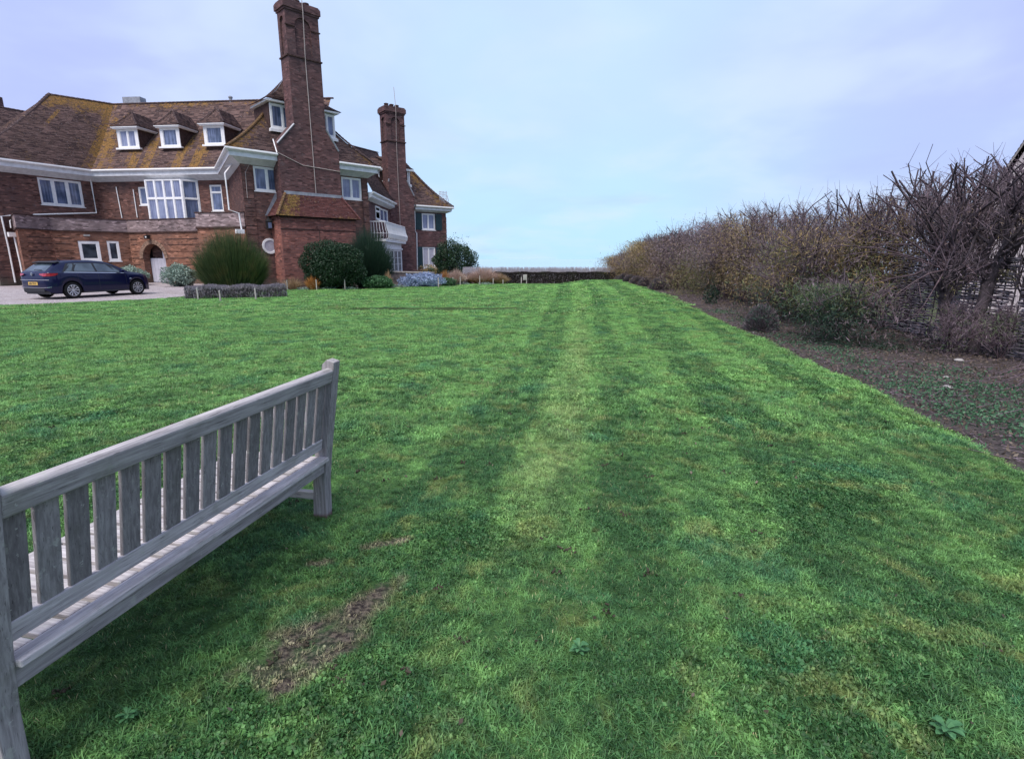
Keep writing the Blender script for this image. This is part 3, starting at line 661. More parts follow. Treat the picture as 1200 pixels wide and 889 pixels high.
A_, B_, C_, D_ = FC.p(a-.42, t+.13, -pd+.27), FC.p(e+.42, t+.13, -pd+.27), FC.p(e+.42, t+.13, -pd-2.4), FC.p(a-.42, t+.13, -pd-2.4)
T1, T2 = FC.p((a+e)/2-.4, t+1.75, -pd-1.3), FC.p((a+e)/2+.4, t+1.75, -pd-1.3)
roof_patch(A_, B_, T2, T1, bdo, sag=.22, name='dormer_roof'); roof_patch(D_, A_, T1, T1, bdo, sag=.22, name='dormer_roof'); roof_patch(B_, C_, T2, T2, bdo, sag=.22, name='dormer_roof')

# ---- chimneys
def arch_front(mb, F, u0, u1, z0, z1, uc, r, zs, zb, o, d):
    """slab u0..u1,z0..z1 with a round-headed opening (centre uc, half width r, from zb, springing zs); depth d"""
    def quad(a, b, c, e): mb.face([F.p(*a, o), F.p(*b, o), F.p(*c, o), F.p(*e, o)])
    if zb > z0: quad((u0, z0), (u1, z0), (u1, zb), (u0, zb))
    quad((u0, zb), (uc-r, zb), (uc-r, zs), (u0, zs)); quad((uc+r, zb), (u1, zb), (u1, zs), (uc+r, zs))
    quad((u0, zs), (uc-r, zs), (uc-r, z1), (u0, z1)); quad((uc+r, zs), (u1, zs), (u1, z1), (uc+r, z1))
    n = 12; pts = [(uc-r*math.cos(PI*k/n), zs+r*math.sin(PI*k/n)) for k in range(n+1)]
    for p, q in zip(pts, pts[1:]):
        quad(p, q, (q[0], z1), (p[0], z1)); mb.face([F.p(*p, o), F.p(*q, o), F.p(*q, o-d), F.p(*p, o-d)])
    for u in (uc-r, uc+r): mb.face([F.p(u, zb, o), F.p(u, zs, o), F.p(u, zs, o-d), F.p(u, zb, o-d)])
    mb.face([F.p(uc-r, zb, o), F.p(uc+r, zb, o), F.p(uc+r, zb, o-d), F.p(uc-r, zb, o-d)])
def chimney(F, o, bl, br, sl_, sr, zsh0L, zsh0R, zsh1, zb1, zt, depth, parent, cable_to=None, zmid=None):
    mb = MB()
    # breast with sloping shoulders
    fr = [(bl, -.2), (br, -.2), (br, zsh0R), (sr, zsh1), (sl_, zsh1), (bl, zsh0L)]
    mb.face([F.p(u, z, o) for u, z in fr]); mb.face([F.p(u, z, o-depth) for u, z in fr][::-1])
    for (a, b) in zip(fr, fr[1:]+fr[:1]): mb.face([F.p(*a, o), F.p(*b, o), F.p(*b, o-depth), F.p(*a, o-depth)])
    fbox(mb, F, sl_, sr, zsh1, zb1, o-depth, o)
    # upper stage: arched panels cut into the faces
    fbox(mb, F, sl_+.10, sr-.10, zb1, zt-.5, o-depth+.1, o-.10); w2 = (sr-sl_)
    arch_front(mb, F, sl_, sr, zb1, zt-.5, (sl_+sr)/2, w2*.24, zt-.5-w2*.24-.22, zb1+.12, o, .1)
    Fl = Frame(F.p(sl_, 0, o-depth)[:2], F.p(sl_, 0, o)[:2]); Fr_ = Frame(F.p(sr, 0, o)[:2], F.p(sr, 0, o-depth)[:2])
    for G in (Fl, Fr_): arch_front(mb, G, 0, depth, zb1, zt-.5, depth/2, depth*.24, zt-.5-depth*.24-.22, zb1+.12, 0., .1)
    ch = mb.build('chimney', M['brick_stack'], parent)
    c = MB(); e = .10
    for (a, b, g_) in ((zt-.5, zt-.40, .05), (zt-.40, zt-.12, .11), (zt-.12, zt-.06, .08), (zt-.06, zt, .04)): fbox(c, F, sl_-g_, sr+g_, a+.001, b, o-depth-g_, o+g_)
    c.build('chimney_cap', M['brick_stack'], ch)
    q = (sl_+sr)/2; r = w2*.24; zq = zt-1.25
    for u_, v_, za, zb_, od in ((sl_-.05, q-r, zq, zq+.06, .02), (q+r, sr+.05, zq, zq+.06, .02), (sl_-.06, sr+.06, zb1-.03, zb1+.04, depth+.06)): fbox(MB(), F, u_, v_, za, zb_, o-od, o+.055).build('string_course_or_shade_strip', M['brick_edge'], ch)
    co = MB()
    for (ua, za, ub, zb_) in ((bl, zsh0L, sl_, zsh1), (br, zsh0R, sr, zsh1)): MB().tube([F.p(ua, za+.03, o+.02), F.p(ub, zb_+.03, o+.02)], .05, 4).build('shoulder_coping', M['lead'], ch)
    for k in range(3):
        u = sl_+w2*(.22+.28*k); q = F.p(u, zt, o-depth/2)
        MB().ring([[(q[0]+math.cos(t)*r, q[1]+math.sin(t)*r, z) for t in np.linspace(0, 2*PI, 11)[:-1]] for r, z in ((.15, zt-.02), (.14, zt+.16), (.17, zt+.18), (.17, zt+.24), (.12, zt+.26))]).build('chimney_pot', M['brick_edge'], ch)
    return ch
o = o_br
sl_, sr = WC.hit(343.5, 140, o)[0], WC.hit(382, 150, o)[0]
shL, shR, shT = WC.hit(325, 168.5, o)[1], WC.hit(398, 178.5, o)[1], WC.hit(362, 149, o)[1]
zb1, zt = WC.hit(357, 69, o)[1], WC.hit(349, 2.5, o)[1]
sl2, sr2 = WC.hit(338.5, 70, o)[0], WC.hit(375.6, 70, o)[0]; print('ch', bl, br, sl_, sr, sl2, sr2, shL, shR, shT, zb1, zt)
sl_, sr = (sl_+sl2)/2, (sr+sr2)/2
big = chimney(WC, o, bl, br, sl_, sr, shL, shR, shT, zb1, zt, .95, house)
# lightning conductor down the front of the stack
um = (sl_+sr)/2
cb_ = MB().tube([WC.p(um, zt+1.2, o+.02), WC.p(um, zt, o+.16), WC.p(um, zt-.5, o+.17), WC.p(um, zb1, o+.04), WC.p(um+.03, 4.9, o+.03)], .022, 4)
cb_.tube([WC.p(bl-.05, 7.05, o+.03), WC.p(um-.6, 6.55, o+.03), WC.p(br+.02, 6.45, o+.03)], .02, 4); cb_.build('lightning_cable', M['cable'], house)

# ---- low red brick block at the foot of the great chimney
oe = 1.18
e0, e1 = WC.hit(329.2, 268, oe)[0], WC.hit(417, 272, oe)[0]; ze = WC.hit(375, 255, oe+.15)[1]; print('ext', e0, e1, ze)
mb = MB(); Fe = Frame(WC.p(e0, 0, oe)[:2], WC.p(e1, 0, oe)[:2])
wall(mb, Fe, 0, Fe.L, -.2, ze)
for u in (e0, e1): mb.face([WC.p(u, -.2, oe), WC.p(u, ze, oe), WC.p(u, ze, 0), WC.p(u, -.2, 0)])
annex = mb.build('chimney_annex', M['brick_red'], house)
zs = WC.hit(373, 269.6, oe)[1]; uv_ = WC.hit(375, 280, oe)[0]
for q in ((e0-.02, e1+.02, zs-.03, zs+.03, .025), (e0-.05, e1+.05, ze-.09, ze-.002, .06), (uv_-.02, uv_+.02, zs-.9, zs-.032, .006)): fbox(MB(), WC, q[0], q[1], q[2], q[3], oe-.01, oe+q[4]).build('string_course_or_shade_strip', M['brick_edge'], annex)
rel = .22; zt2 = WC.hit(369, 229.5, o+.03)[1]; f0, f1 = WC.hit(334, 226, o+.03)[0], WC.hit(400, 231, o+.03)[0]
A_, B_ = WC.p(e0-rel, ze, oe+rel), WC.p(e1+rel, ze, oe+rel); D_, C_ = WC.p(f0, zt2, o+.03), WC.p(f1, zt2, o+.03)
lr = lambda p, s, t: float(.62*math.exp(-((s-.10-.04*t)/.14)**2)+.25*math.exp(-(t/.08)**2))
roof_patch(A_, B_, C_, D_, annex, 'tile_red', lr, .03, .10, 'annex_roof')
roof_patch(WC.p(e0-rel, ze, 0), A_, D_, WC.p(f0-.02, zt2, 0), annex, 'tile_red', None, .03, .10, 'annex_roof'); roof_patch(B_, WC.p(e1+rel, ze, 0), WC.p(f1, zt2, 0), C_, annex, 'tile_red', None, .03, .10, 'annex_roof')
ridge_line([A_, D_], annex, 'tile_orange', .08, .2, 'hip_tiles'); ridge_line([B_, C_], annex, 'tile_red', .08, .2, 'hip_tiles')
mb = MB(); fbox(mb, WC, f0-.02, f1+.02, zt2-.14, zt2+.14, o-.0, o+.06); mb.face([WC.p(e0-rel-.1, ze+.05, .02), WC.p(e0-rel+.2, ze+.05, .02), WC.p(f0+.1, zt2+.05, .02), WC.p(f0-.25, zt2+.05, .02)]); mb.build('lead_flashing', M['lead'], annex)
# lantern and round window
u, z = WC.hit(315, 264, .2)
mb = MB(); fbox(mb, WC, u-.13, u+.13, z-.20, z+.20, .12, .36); mb.ring([[WC.p(u-.16, z+.2, .40), WC.p(u+.16, z+.2, .40), WC.p(u+.16, z+.2, .08), WC.p(u-.16, z+.2, .08)], [WC.p(u-.03, z+.38, .26), WC.p(u+.03, z+.38, .26), WC.p(u+.03, z+.38, .2), WC.p(u-.03, z+.38, .2)]])
mb.tube([WC.p(u, z+.38, .24), WC.p(u, z+.46, .24), WC.p(u, z+.46, 0)], .02, 5); lan = mb.build('wall_lantern', M['iron'], house)
fbox(MB(), WC, u-.09, u+.09, z-.15, z+.15, .355, .372).build('lantern_glass', M['glass'], lan)
u, z = WC.hit(316.5, 288.3, .03); rr = .42
mb = MB(); n = 28
mb.ring([[WC.p(u+math.cos(a)*r_, z+math.sin(a)*r_, q) for r_, q in ((rr, 0.), (rr, .06), (rr*.74, .06), (rr*.70, 0.))] for a in np.linspace(0, 2*PI, n)], close=True, cap=False)
rw = mb.build('round_window', M['white'], house)
MB().face([WC.p(u+math.cos(a)*rr*.72, z+math.sin(a)*rr*.72, .025) for a in np.linspace(0, 2*PI, n)[:-1]]).build('pane', M['blind'], rw)

# ---- single-storey curved front with parapet, windows and arched door
pz = 3.14
pp = [gat(20, 268.2, pz)[:2], gat(60, 270.6, pz)[:2], gat(150, 273.2, pz)[:2], gat(236, 271.6, pz)[:2]]
print('porch', pp)
PW = tuple(WL.p(WL.hit(17, 270)[0], 0, -.02)[:2]); print('PW', PW)
FA, FB, FD = Frame(pp[0], pp[1]), Frame(pp[1], pp[2]), Frame(pp[2], pp[3])
r1 = FB.rect(91, 282.5, 115.5, 282.5, 120, 306, 95, 306); r2 = FB.rect(124.5, 282.5, 138.5, 282.3, 142.8, 305.8, 128.5, 306)
print('w', r1, r2)
r1 = (r1[0], min(r1[1], FB.L-.05), r1[2]-.0, r1[3]); r2 = (r2[0], min(r2[1], FB.L-.05), r2[2], r2[3])
mb = MB(); PT = 3.16
wall(mb, FA, 0, FA.L, -.2, PT); wall(mb, FB, 0, FB.L, -.2, PT, [r1, r2])
du, _ = FD.hit(180.5, 300, 0); zsp = FD.hit(178, 303, 0)[1]; rd = .92; print('door', du, zsp, FD.L)
arch_front(mb, FD, 0, FD.L, -.2, PT, du, rd, zsp, -.2, 0., .45)
mb.face([*[(*p, -.2) for p in (pp[0], PW)], (*PW, PT), (*pp[0], PT)])
s0 = gat(231, 267.3, pz)[:2]; s1 = WC.p(-.02, 0, -.15)[:2]; s0 = (s0[0], s0[1]); print('s0', s0, s1)
FS = Frame(s0, s1); FS2 = Frame(pp[3], s0)
wall(mb, FS, 0, FS.L, -.2, PT); wall(mb, FS2, 0, FS2.L, -.2, PT)
porch = mb.build('ground_floor_front', M['brick_orange'], house)
window(FB, r1, 1, porch, -.02, fr=.15, glass='glass_dark'); window(FB, r2, 1, porch, -.02, fr=.12, glass='glass_dark')
plan = [PW, *pp, s0, s1]
mb = MB(); sweep(mb, plan, [(-.02, PT+.05), (-.02, 3.92), (.22, 3.92), (.22, PT+.05)]); mb.build('parapet', M['parapet'], porch)
mb = MB(); sweep(mb, plan, [(-.07, PT-.03), (-.07, PT+.049), (.2, PT+.049), (.2, PT-.03)]); sweep(mb, plan, [(-.05, 3.925), (-.05, 3.98), (.26, 3.98), (.26, 3.925)]); mb.build('parapet_coping', M['brick_edge'], porch)
mb = MB(); mb.face([(*p, 3.2) for p in plan]+[(*WR.p(WR.L, 0)[:2], 3.2), (*WM.p(WM.L, 0)[:2], 3.2), (*WM.p(0, 0)[:2], 3.2), (*WL.p(.5, 0)[:2], 3.2)]); mb.build('balcony_floor', M['lead'], porch)
# arch ring, dark passage, pale half door
mb = MB(); n = 14
for k in range(n):
    a0, a1 = PI*k/n+.012, PI*(k+1)/n-.012; ra, rb = rd, rd+.26
    P_ = lambda r, a, o_: FD.p(du-r*math.cos(a), zsp+r*math.sin(a), o_)
    mb2 = MB(); mb2.box8([P_(ra, a0, .05), P_(ra, a1, .05), P_(rb, a1, .05), P_(rb, a0, .05), P_(ra, a0, -.03), P_(ra, a1, -.03), P_(rb, a1, -.03), P_(rb, a0, -.03)]); mb2.build('arch_brick', M['arch'], porch)
mb = MB(); fbox(mb, FD, du-1.0, du+1.0, -.2, 3.1, -2.0, -1.95)
for u in (du-rd-.01, du+rd+.01): mb.face([FD.p(u, -.2, -.44), FD.p(u, 3.1, -.44), FD.p(u, 3.1, -2), FD.p(u, -.2, -2)])
mb.build('dark_passage', M['dark'], porch)
mb = MB(); dz = zsp+.02; nn = 6
dr = MB(); fbox(dr, FD, du-rd+.02, du+rd-.02, .0, dz, -.50, -.47); dro = dr.build('door', M['door'], house)
for k in range(nn):
    a = du-rd+.03+(2*rd-.06)*k/nn; fbox(MB(), FD, a+.008, a+(2*rd-.06)/nn-.008, .03, dz-.01, -.47, -.452).build('plank', M['door'], dro)
fbox(MB(), FD, du+.15, du+.32, dz, zsp+rd*.85, -.55, -.50).build('door_post', M['door'], porch)
u, z = FD.hit(174.3, 277.5, .1); mb = MB(); mb.tube([FD.p(u, z+.1, 0), FD.p(u, z+.1, .25)], .03); fbox(mb, FD, u-.12, u+.12, z-.14, z+.08, .12, .34)
sp_ = mb.build('door_lamp', M['iron'], porch); fbox(MB(), FD, u+.0, u+.1, z-.06, z+.02, .34, .36).build('lamp_glass', M['white'], sp_)
u, z = FB.hit(101.5, 276, .05); fbox(MB(), FB, u-.16, u+.16, z-.05, z+.06, 0, .12).build('wall_light', M['coping'], porch)
# proud dark strips painting the orange front's groove shadows; no real courses here
for F_, ua, ub in ((FD, .1, du-rd-.35), (FD, du+rd+.35, FD.L-.1), (FA, .5, FA.L-.1), (FB, 0.1, .9)):
    for z in (.7, 1.12, 1.54, 1.96, 2.38, 2.72):
        fbox(MB(), F_, ua, ub, z, z+.035, -.0, .018).build('string_course_or_shade_strip', M['brick_edge'], porch)

# ---- pipes
def pipe(pts, name='drainpipe', r=.045, mat='gutter', par=None): return MB().tube(pts, r, 8).build(name, M[mat], par or house, smoothsh=False)
gL = lambda x, y, o_=.07: WL.p(*WL.hit(x, y, o_), o_)
uM = WL.hit(106, 206, .1)[0]
pipe([FL.p(FL.L-.25, 6.95, -.02), WL.p(WL.L-.3, 6.35, .08), WL.p(*WL.hit(113, 249.5, .08), .08), WL.p(*WL.hit(39, 251.6, .08), .08)])
pipe([gL(13.5, 252.6), gL(1.5, 253.3), gL(10, 290), gL(18, 331)])
q = WL.hit(12, 275, .07); pipe([WL.p(*WL.hit(12.5, 258, .6), .6), WL.p(*WL.hit(11.5, 258.5, .6), .6), WL.p(*WL.hit(12.8, 267, .6), .6)], r=.03)
a = WL.hit(15, 275, .5); hp = fbox(MB(), WL, a[0]-.22, a[0]+.22, a[1]-.12, a[1]+.13, .42, .62).build('hopper_head', M['gutter'], house)
pipe([WL.p(a[0]+.05, a[1]-.1, .5), WL.p(*WL.hit(24, 309, .5), .5), WL.p(WL.hit(28, 330, .5)[0], 0, .5)])
# pipe from the inner gutter corner down past the return wall
z0 = WR.hit(270, 206, .1)
pipe([FR.p(.15, 6.95, -.02), FR.p(FR.L-2.2, 6.45, -.35), WC.p(*WC.hit(263.5, 203, .12), .12), WC.p(*WC.hit(268.5, 246, .12), .12), WC.p(*WC.hit(280, 250, .12), .12), WC.p(*WC.hit(283.5, 271, .12), .12)], r=.04)
q = WC.hit(281, 271.5, .15); fbox(MB(), WC, q[0]-.2, q[0]+.2, q[1]-.1, q[1]+.12, .05, .28).build('hopper_head', M['gutter'], house)
for xa, ya, xb, yb in ((136, 219, 143, 255.5), (156, 222, 161, 255)): pipe([WM.p(*WM.hit(xa, ya, .06), .06), WM.p(*WM.hit(xb, yb, .06), .06)], r=.028)
pipe([WC.p(*WC.hit(292, 193, .03), .03), WC.p(*WC.hit(287.5, 202, .03), .03), WC.p(*WC.hit(290, 232, .03), .03)], 'cable', .015, 'cable')
pipe([WC.p(bl-.05, 7.75, .35), WC.p(bl-.05, 7.05, .70)], r=.03)

# ---- east range behind: straight-away wing with balcony, second chimney, end block
DZ = 5.6
D0, D1 = (-8.72, 35.1), (-8.82, 42.6); EL, E1 = (-9.9, 41.75), (-4.83, 45.75); E1r = (-7.9, 50.0)
FDg, FEg = Frame(D0, D1), Frame(EL, E1)
WD = Frame((-9.25, 34.6), (-9.25, 43.)); ep = inset([EL, E1, E1r], .45); WE, WEr = Frame(ep[0], ep[1]), Frame(ep[1], ep[2])
rE1 = WE.rect(494, 249.3, 509.6, 251, 510.3, 269.7, 495, 269.3); rE2 = WE.rect(495, 289, 510, 290, 511, 314, 496, 314)
rD1 = WD.rect(446, 243, 455, 247.5, 455, 261, 446, 259); rD0 = WD.rect(438.5, 240.5, 444.5, 243, 445.5, 258, 440, 257)
print('E', rE1, rE2, 'D', rD1, rD0)
mb = MB(); wall(mb, WD, 0, WD.L, -.2, DZ-.35, [rD1]); wall(mb, WE, 0, WE.L, -.2, DZ-.4, [rE1, rE2]); wall(mb, WEr, 0, WEr.L, -.2, DZ-.4)
mb.build('wall', M['brick_stack'], house)
window(WD, rD1, 2, house, -.03, glass='glass'); window(WD, (rD0[0]+.1, rD0[1], rD0[2], rD0[3]), 1, house, .05, rows=(2., 1.), glass='glass')
window(WE, rE1, 2, house, -.04, fr=.09, mull=.09, glass='glass_painted_sky'); window(WE, rE2, 2, house, -.04, fr=.09, glass='blind')
def shutter(F, u0, u1, z0, z1):
    mb = MB(); fbox(mb, F, u0, u1, z0, z1, .005, .04); s = mb.build('shutter', M['shutter'], house); m = MB()
    n = 14
    for k in range(n): z = z0+.08+(z1-z0-.16)*k/n; fbox(m, F, u0+.06, u1-.06, z, z+.05, .04, .055)
    tag(m.build('slat', M['shutter'], s), kind='stuff')
sw = WE.hit(487, 260)[0]; se = WE.hit(517.5, 260)[0]
for r in (rE1, rE2): shutter(WE, r[0]-.62, r[0]-.03, r[2], r[3]); shutter(WE, r[1]+.03, r[1]+.62, r[2], r[3])
z = 0
while z < DZ-.9: fbox(MB(), WE, WE.L-.55, WE.L+.025, z, z+.40, -.03, .03).build('corner_block', M['brick'], house); z += .445
dprof = [(a, b-1.4) for a, b in [(.04, 6.98), (.04, 6.86), (.08, 6.84), (.08, 6.72), (.16, 6.66), (.40, 6.56), (.52, 6.55), (.52, 6.98)]]; dg = [(a, b-1.4) for a, b in gprof]
c2u = WE.hit(486, 240, .25)[0]
for pl in ([D0, D1], [WE.p(c2u, 0, .45)[:2], E1, E1r]):
    mb = MB(); sweep(mb, pl, dprof); mb.build('cornice', M['cornice'], house); mb = MB(); sweep(mb, pl, dg); mb.build('gutter', M['gutter'], house)
apE = (-8.9, 47.2, 9.2)
roof_patch(e3(D0, DZ), (D1[0], D1[1]+1.5, DZ), (-11.3, 48, 10.2), (-11.7, 41.6, 9.5), house, sag=.2); ridge_line([(-13.2, 38, 9.2), (-11.7, 41.6, 9.5), (-11.3, 48, 10.2)], house)
roof_patch(e3(EL, DZ), e3(E1, DZ), apE, (-10.2, 46.2, 9.2), house, lich=lambda p, s, t: .18+.3*float(sstep(.5, 1, s)), sag=.3); roof_patch(e3(E1, DZ), e3(E1r, DZ), (-10, 49, 9.2), apE, house, sag=.3)
ridge_line(curve_pts(e3(E1, DZ), apE, .3), house, 'tile', .12, .2, 'bonnet_tiles'); ridge_line([apE, (-10.2, 46.2, 9.2)], house)
# second chimney
o2 = .60; b2l, b2r = WE.hit(456.5, 238, o2)[0], WE.hit(485.5, 240, o2)[0]; s2l, s2r = WE.hit(452.8, 160, o2)[0]+.05, WE.hit(474.5, 160, o2)[0]+.05
s2l, s2r = WE.hit(454.5, 190, o2)[0], WE.hit(475.8, 190, o2)[0]
z2l, z2r, z2t = WE.hit(456, 226, o2)[1], WE.hit(485, 230, o2)[1], WE.hit(476, 212, o2)[1]; z2b, z2z = WE.hit(463, 166, o2)[1], WE.hit(462, 125, o2)[1]
print('ch2', b2l, b2r, s2l, s2r, z2l, z2r, z2t, z2b, z2z)
chimney(WE, o2, b2l, b2r, s2l, s2r, z2t-.2, z2r, z2t, z2b, z2z, 1.0, house)
um = (s2l+s2r)/2; MB().tube([WE.p(um, z2z+1.3, o2), WE.p(um, z2z, o2+.16), WE.p(um, z2z-.5, o2+.16), WE.p(um, z2b, o2+.04), WE.p(um+.02, 3., o2+.03)], .018, 4).build('lightning_cable', M['cable'], house)
# dormer windows each side of the second stack
pd = 1.0
for (xa, xb, ya, yb) in ((443.5, 451.5, 199.5, 213), (477.5, 480.3, 201, 216)):
    a, b = FEg.hit(xa, 208, -pd)[0], FEg.hit(xb, 208, -pd)[0]; t, l = FEg.hit((xa+xb)/2, ya, -pd)[1], FEg.hit((xa+xb)/2, yb, -pd)[1]
    mb = MB(); fbox(mb, FEg, a-.05, b+.05, l-.3, t, -pd-.9, -pd-.02); d = mb.build('dormer', M['brick_edge'], house); window(FEg, (a, b, l, t), 1, d, -pd, fr=.09)
    ev = MB(); fbox(ev, FEg, a-.25, b+.25, t, t+.14, -pd-.9, -pd+.2); fbox(ev, FEg, a-.1, b+.1, l-.2, l-.03, -pd-.3, -pd+.1); ev.build('dormer_eaves', M['white'], d)
    dA, dB, dC, dD = FEg.p(a-.25, t+.15, -pd+.2), FEg.p(b+.25, t+.15, -pd+.2), FEg.p((s2r if xa < 470 else b)+.0, t+1.1, -pd-1.3), FEg.p((a if xa < 470 else s2l), t+1.1, -pd-1.3)
    roof_patch(dA, dB, dC, dD, d, sag=.1, name='dormer_roof')
pipe([WE.p(*WE.hit(457, 226, .3), .3), WE.p(*WE.hit(464.5, 235, .3), .3), WE.p(*WE.hit(466, 243, .3), .3)], r=.04)
pipe([WE.p(*WE.hit(466, 229, .32), .32), WE.p(*WE.hit(468.3, 266, .32), .32)], r=.06); pipe([WE.p(*WE.hit(463.5, 240, .32), .32), WE.p(*WE.hit(464.5, 263, .32), .32)], r=.04)
pipe([WE.p(*WE.hit(486.5, 240.5, .4), .4), WE.p(*WE.hit(485.8, 243, .07), .07), WE.p(*WE.hit(486.3, 271, .07), .07), WE.p(*WE.hit(488.2, 273, .07), .07), WE.p(*WE.hit(489, 316, .07), .07)], r=.05)
# bay on the ground floor of the wing, white with French doors, and the bellied white balcony over it
bx0, bx1, by0, by1 = -9.25, -8.45, 35.9, 42.0
FY = Frame((bx1, by0), (bx1, by1)); FX = Frame((bx0, by0), (bx1, by0))
zt3 = FY.hit(464, 291.5)[1]; z3 = FY.hit(464, 285)[1]; zr = FY.hit(458, 262.5, .1)[1]; print('bay', zt3, z3, zr)
mb = MB(); wall(mb, FX, 0, FX.L, -.2, z3); mb.build('bay_side', M['shutter'], house)
d0, d1 = FY.hit(452.5, 300)[0], FY.hit(473, 300)[0]; print('fd', d0, d1, FY.L)
mb = MB(); fbox(mb, FY, 0.02, FY.L, zt3, z3, -.6, 0); fbox(mb, FY, 0, FY.L+.1, zt3-.06, zt3+.05, -.5, .08); fbox(mb, FY, FY.L-.12, FY.L, -.1, zt3, -.6, 0); fbox(mb, FY, 0.02, max(.1, d0), -.1, zt3, -.6, -.01); bay = mb.build('white_bay', M['white'], house)
d0 = max(.1, d0); nD = 4; wD = (FY.L-.12-d0)/nD
for k in range(nD): window(FY, (d0+k*wD, d0+(k+1)*wD-.01, .1, zt3-.07), 1, bay, 0, fr=.09, glass='glass_dark', bars=4, name='french_door')
bal = thing('tmpb', None, None); COL.objects.unlink(bal); bpy.data.objects.remove(bal)
mb = MB(); fbox(mb, FY, -.3, FY.L+.25, z3, z3+.10, -.8, .30); balc = mb.build('balcony', M['white'], house)
rail = MB(); pf = [(.28, z3+.10), (.43, z3+.28), (.46, z3+.50), (.36, z3+.78), (.28, zr)]
def balpt(s, o_, z):   # runs round the balcony: near end, long side, far end
    L1 = .8; L2 = FY.L+.45
    if s < L1: return FY.p(-.2-(o_-.28), z, -.8+s+ (o_)*s/L1)
    if s < L1+L2: return FY.p(-.2+(s-L1), z, o_)
    return FY.p(FY.L+.25+(o_-.28), z, o_-(s-L1-L2)*(1))
tot = .8+FY.L+.45+.8; nb = 64
for k in range(nb+1):
    s = tot*k/nb; MB().tube([balpt(s, o_, z) for o_, z in pf], .014, 4).build('baluster', M['white'], balc)
for o_, z, r_ in ((.28, zr, .035), (.46, z3+.5, .012), (.3, z3+.12, .03)):
    MB().tube([balpt(s, o_, z) for s in np.linspace(0, tot, 40)], r_, 5).build('rail', M['white'], balc)
for k in range(1, 14):
    s = tot*k/14; c = balpt(s, .43, z3+.45); MB().tube([(c[0]+.01, c[1]+.13*math.cos(t), c[2]+.13*math.sin(t)) for t in np.linspace(0, 5.4, 10)], .012, 4).build('scroll', M['white'], balc)
# low terrace wall with coping
FT = Frame(gat(470, 318, .7)[:2], gat(505, 318.8, .7)[:2]); FT = Frame(FT.p(-1.5, 0, 0)[:2], FT.p(FT.L, 0, 0)[:2])
mb = MB(); fbox(mb, FT, 0, FT.L, -.1, .62, -.3, 0); tw = mb.build('terrace_wall', M['stone'])
tag(tw, 'low dark stone terrace wall with pale coping below the second chimney', 'garden wall')
x = 0.
while x < FT.L-.05: fbox(MB(), FT, x+.01, min(x+.55, FT.L)-.01, .622, .70, -.36, .06).build('coping_slab', M['coping'], tw); x += .55
# white open aerial on the far roof corner
P = FEg.p(FEg.L-.55, 0, -.6); mb = MB()
for k in range(6): mb.tube([(P[0]-.25+.1*k, P[1], 5.9), (P[0]-.32+.12*k, P[1], 6.9)], .018, 4)
for z in (6.1, 6.4, 6.7, 6.88): mb.tube([(P[0]-.34, P[1]-.01, z), (P[0]+.34, P[1]-.01, z-.12)], .016, 4)
mb.tube([(P[0]+.28, P[1], 5.7), (P[0]+.42, P[1], 6.2), (P[0]+.3, P[1], 6.6)], .03, 5); mb.build('roof_aerial', M['reed'], house)
# ---- range beyond the left end
wA, wB, wC_, wD_ = (-37.5, 36.5, 7.), (-31.5, 47, 7.), (-36.7, 47.5, 12.7), (-40.6, 41, 12.7)
roof_patch(wA, wB, wC_, wD_, house, sag=.2); ridge_line([wD_, wC_], house)
mb = MB(); mb.box(-44, -38, 37.5, 47, -.2, 7.); mb.build('wall', M['brick'], house)
P = aty(-3, 122, 46); mb = MB(); mb.box(P[0]-1.4, P[0]+.05, 45.5, 46.5, 11, P[2]+.6); mb.build('chimney', M['brick_stack'], house)
# core walls so the house is closed behind
mb = MB(); K = [Lbk, (-36, 41.5), (-31, 47), (-19, 46.5), (-13.5, 46), (-12, 41)]
for a, b in zip(K, K[1:]): mb.face([(*a, -.2), (*b, -.2), (*b, 6.9), (*a, 6.9)])
mb.build('wall', M['brick'], house)

# ============================================================ BENCH
BA = math.radians(12); bdv = np.array([math.sin(BA), math.cos(BA)]); bnv = np.array([bdv[1], -bdv[0]])
Cf = gat(382.5, 607, 0)
bench = thing('garden_bench', 'weathered grey slatted wooden garden bench seen from behind on the lawn', 'bench', (Cf[0], Cf[1], 0), -BA)
# local axes of the bench: y = along (towards the far post), x = towards its back, z up
def bpart(mb, name, par=None, bev=.004, mat='wood'):
    o = mb.build(name, M[mat], par or bench, bevel=bev); return o
SL = -1.635
def prism_s(mb, poly, s0, s1):        # poly in (x,z) extruded along y
    mb.ring([[(x, s0, z) for x, z in poly], [(x, s1, z) for x, z in poly]]); return mb
# rear posts: kinked at the seat, raked back above
POST = [(-.088, -.03), (0., -.03), (-.022+.03, .25), (.030, .385), (.075, .62), (.128, .95), (.128-.022, .972), (.085-.045, .968), (.055, .93), (.020, .70), (-.045, .40), (-.055, .30)]
POST = [(-.088, -.03), (0., -.03), (.010, .22), (.032, .385), (.075, .64), (.126, .945), (.080, .958), (.050, .930), (.008, .64), (-.045, .385), (-.068, .22)]
for s0 in (SL-.066, 0.): bpart(prism_s(MB(), POST, s0, s0+.066), 'leg')
def backx(z): return .032+(z-.385)*(.094/.56)      # back face of the post at height z
lean = math.atan2(.094, .56)
def leanbox(mb, s0, s1, z0, z1, t0, t1):      # box following the rake: t measured in from the back face
    poly = [(backx(z0)-t1, z0), (backx(z0)-t0, z0), (backx(z1)-t0, z1), (backx(z1)-t1, z1)]
    return prism_s(mb, poly, s0, s1)
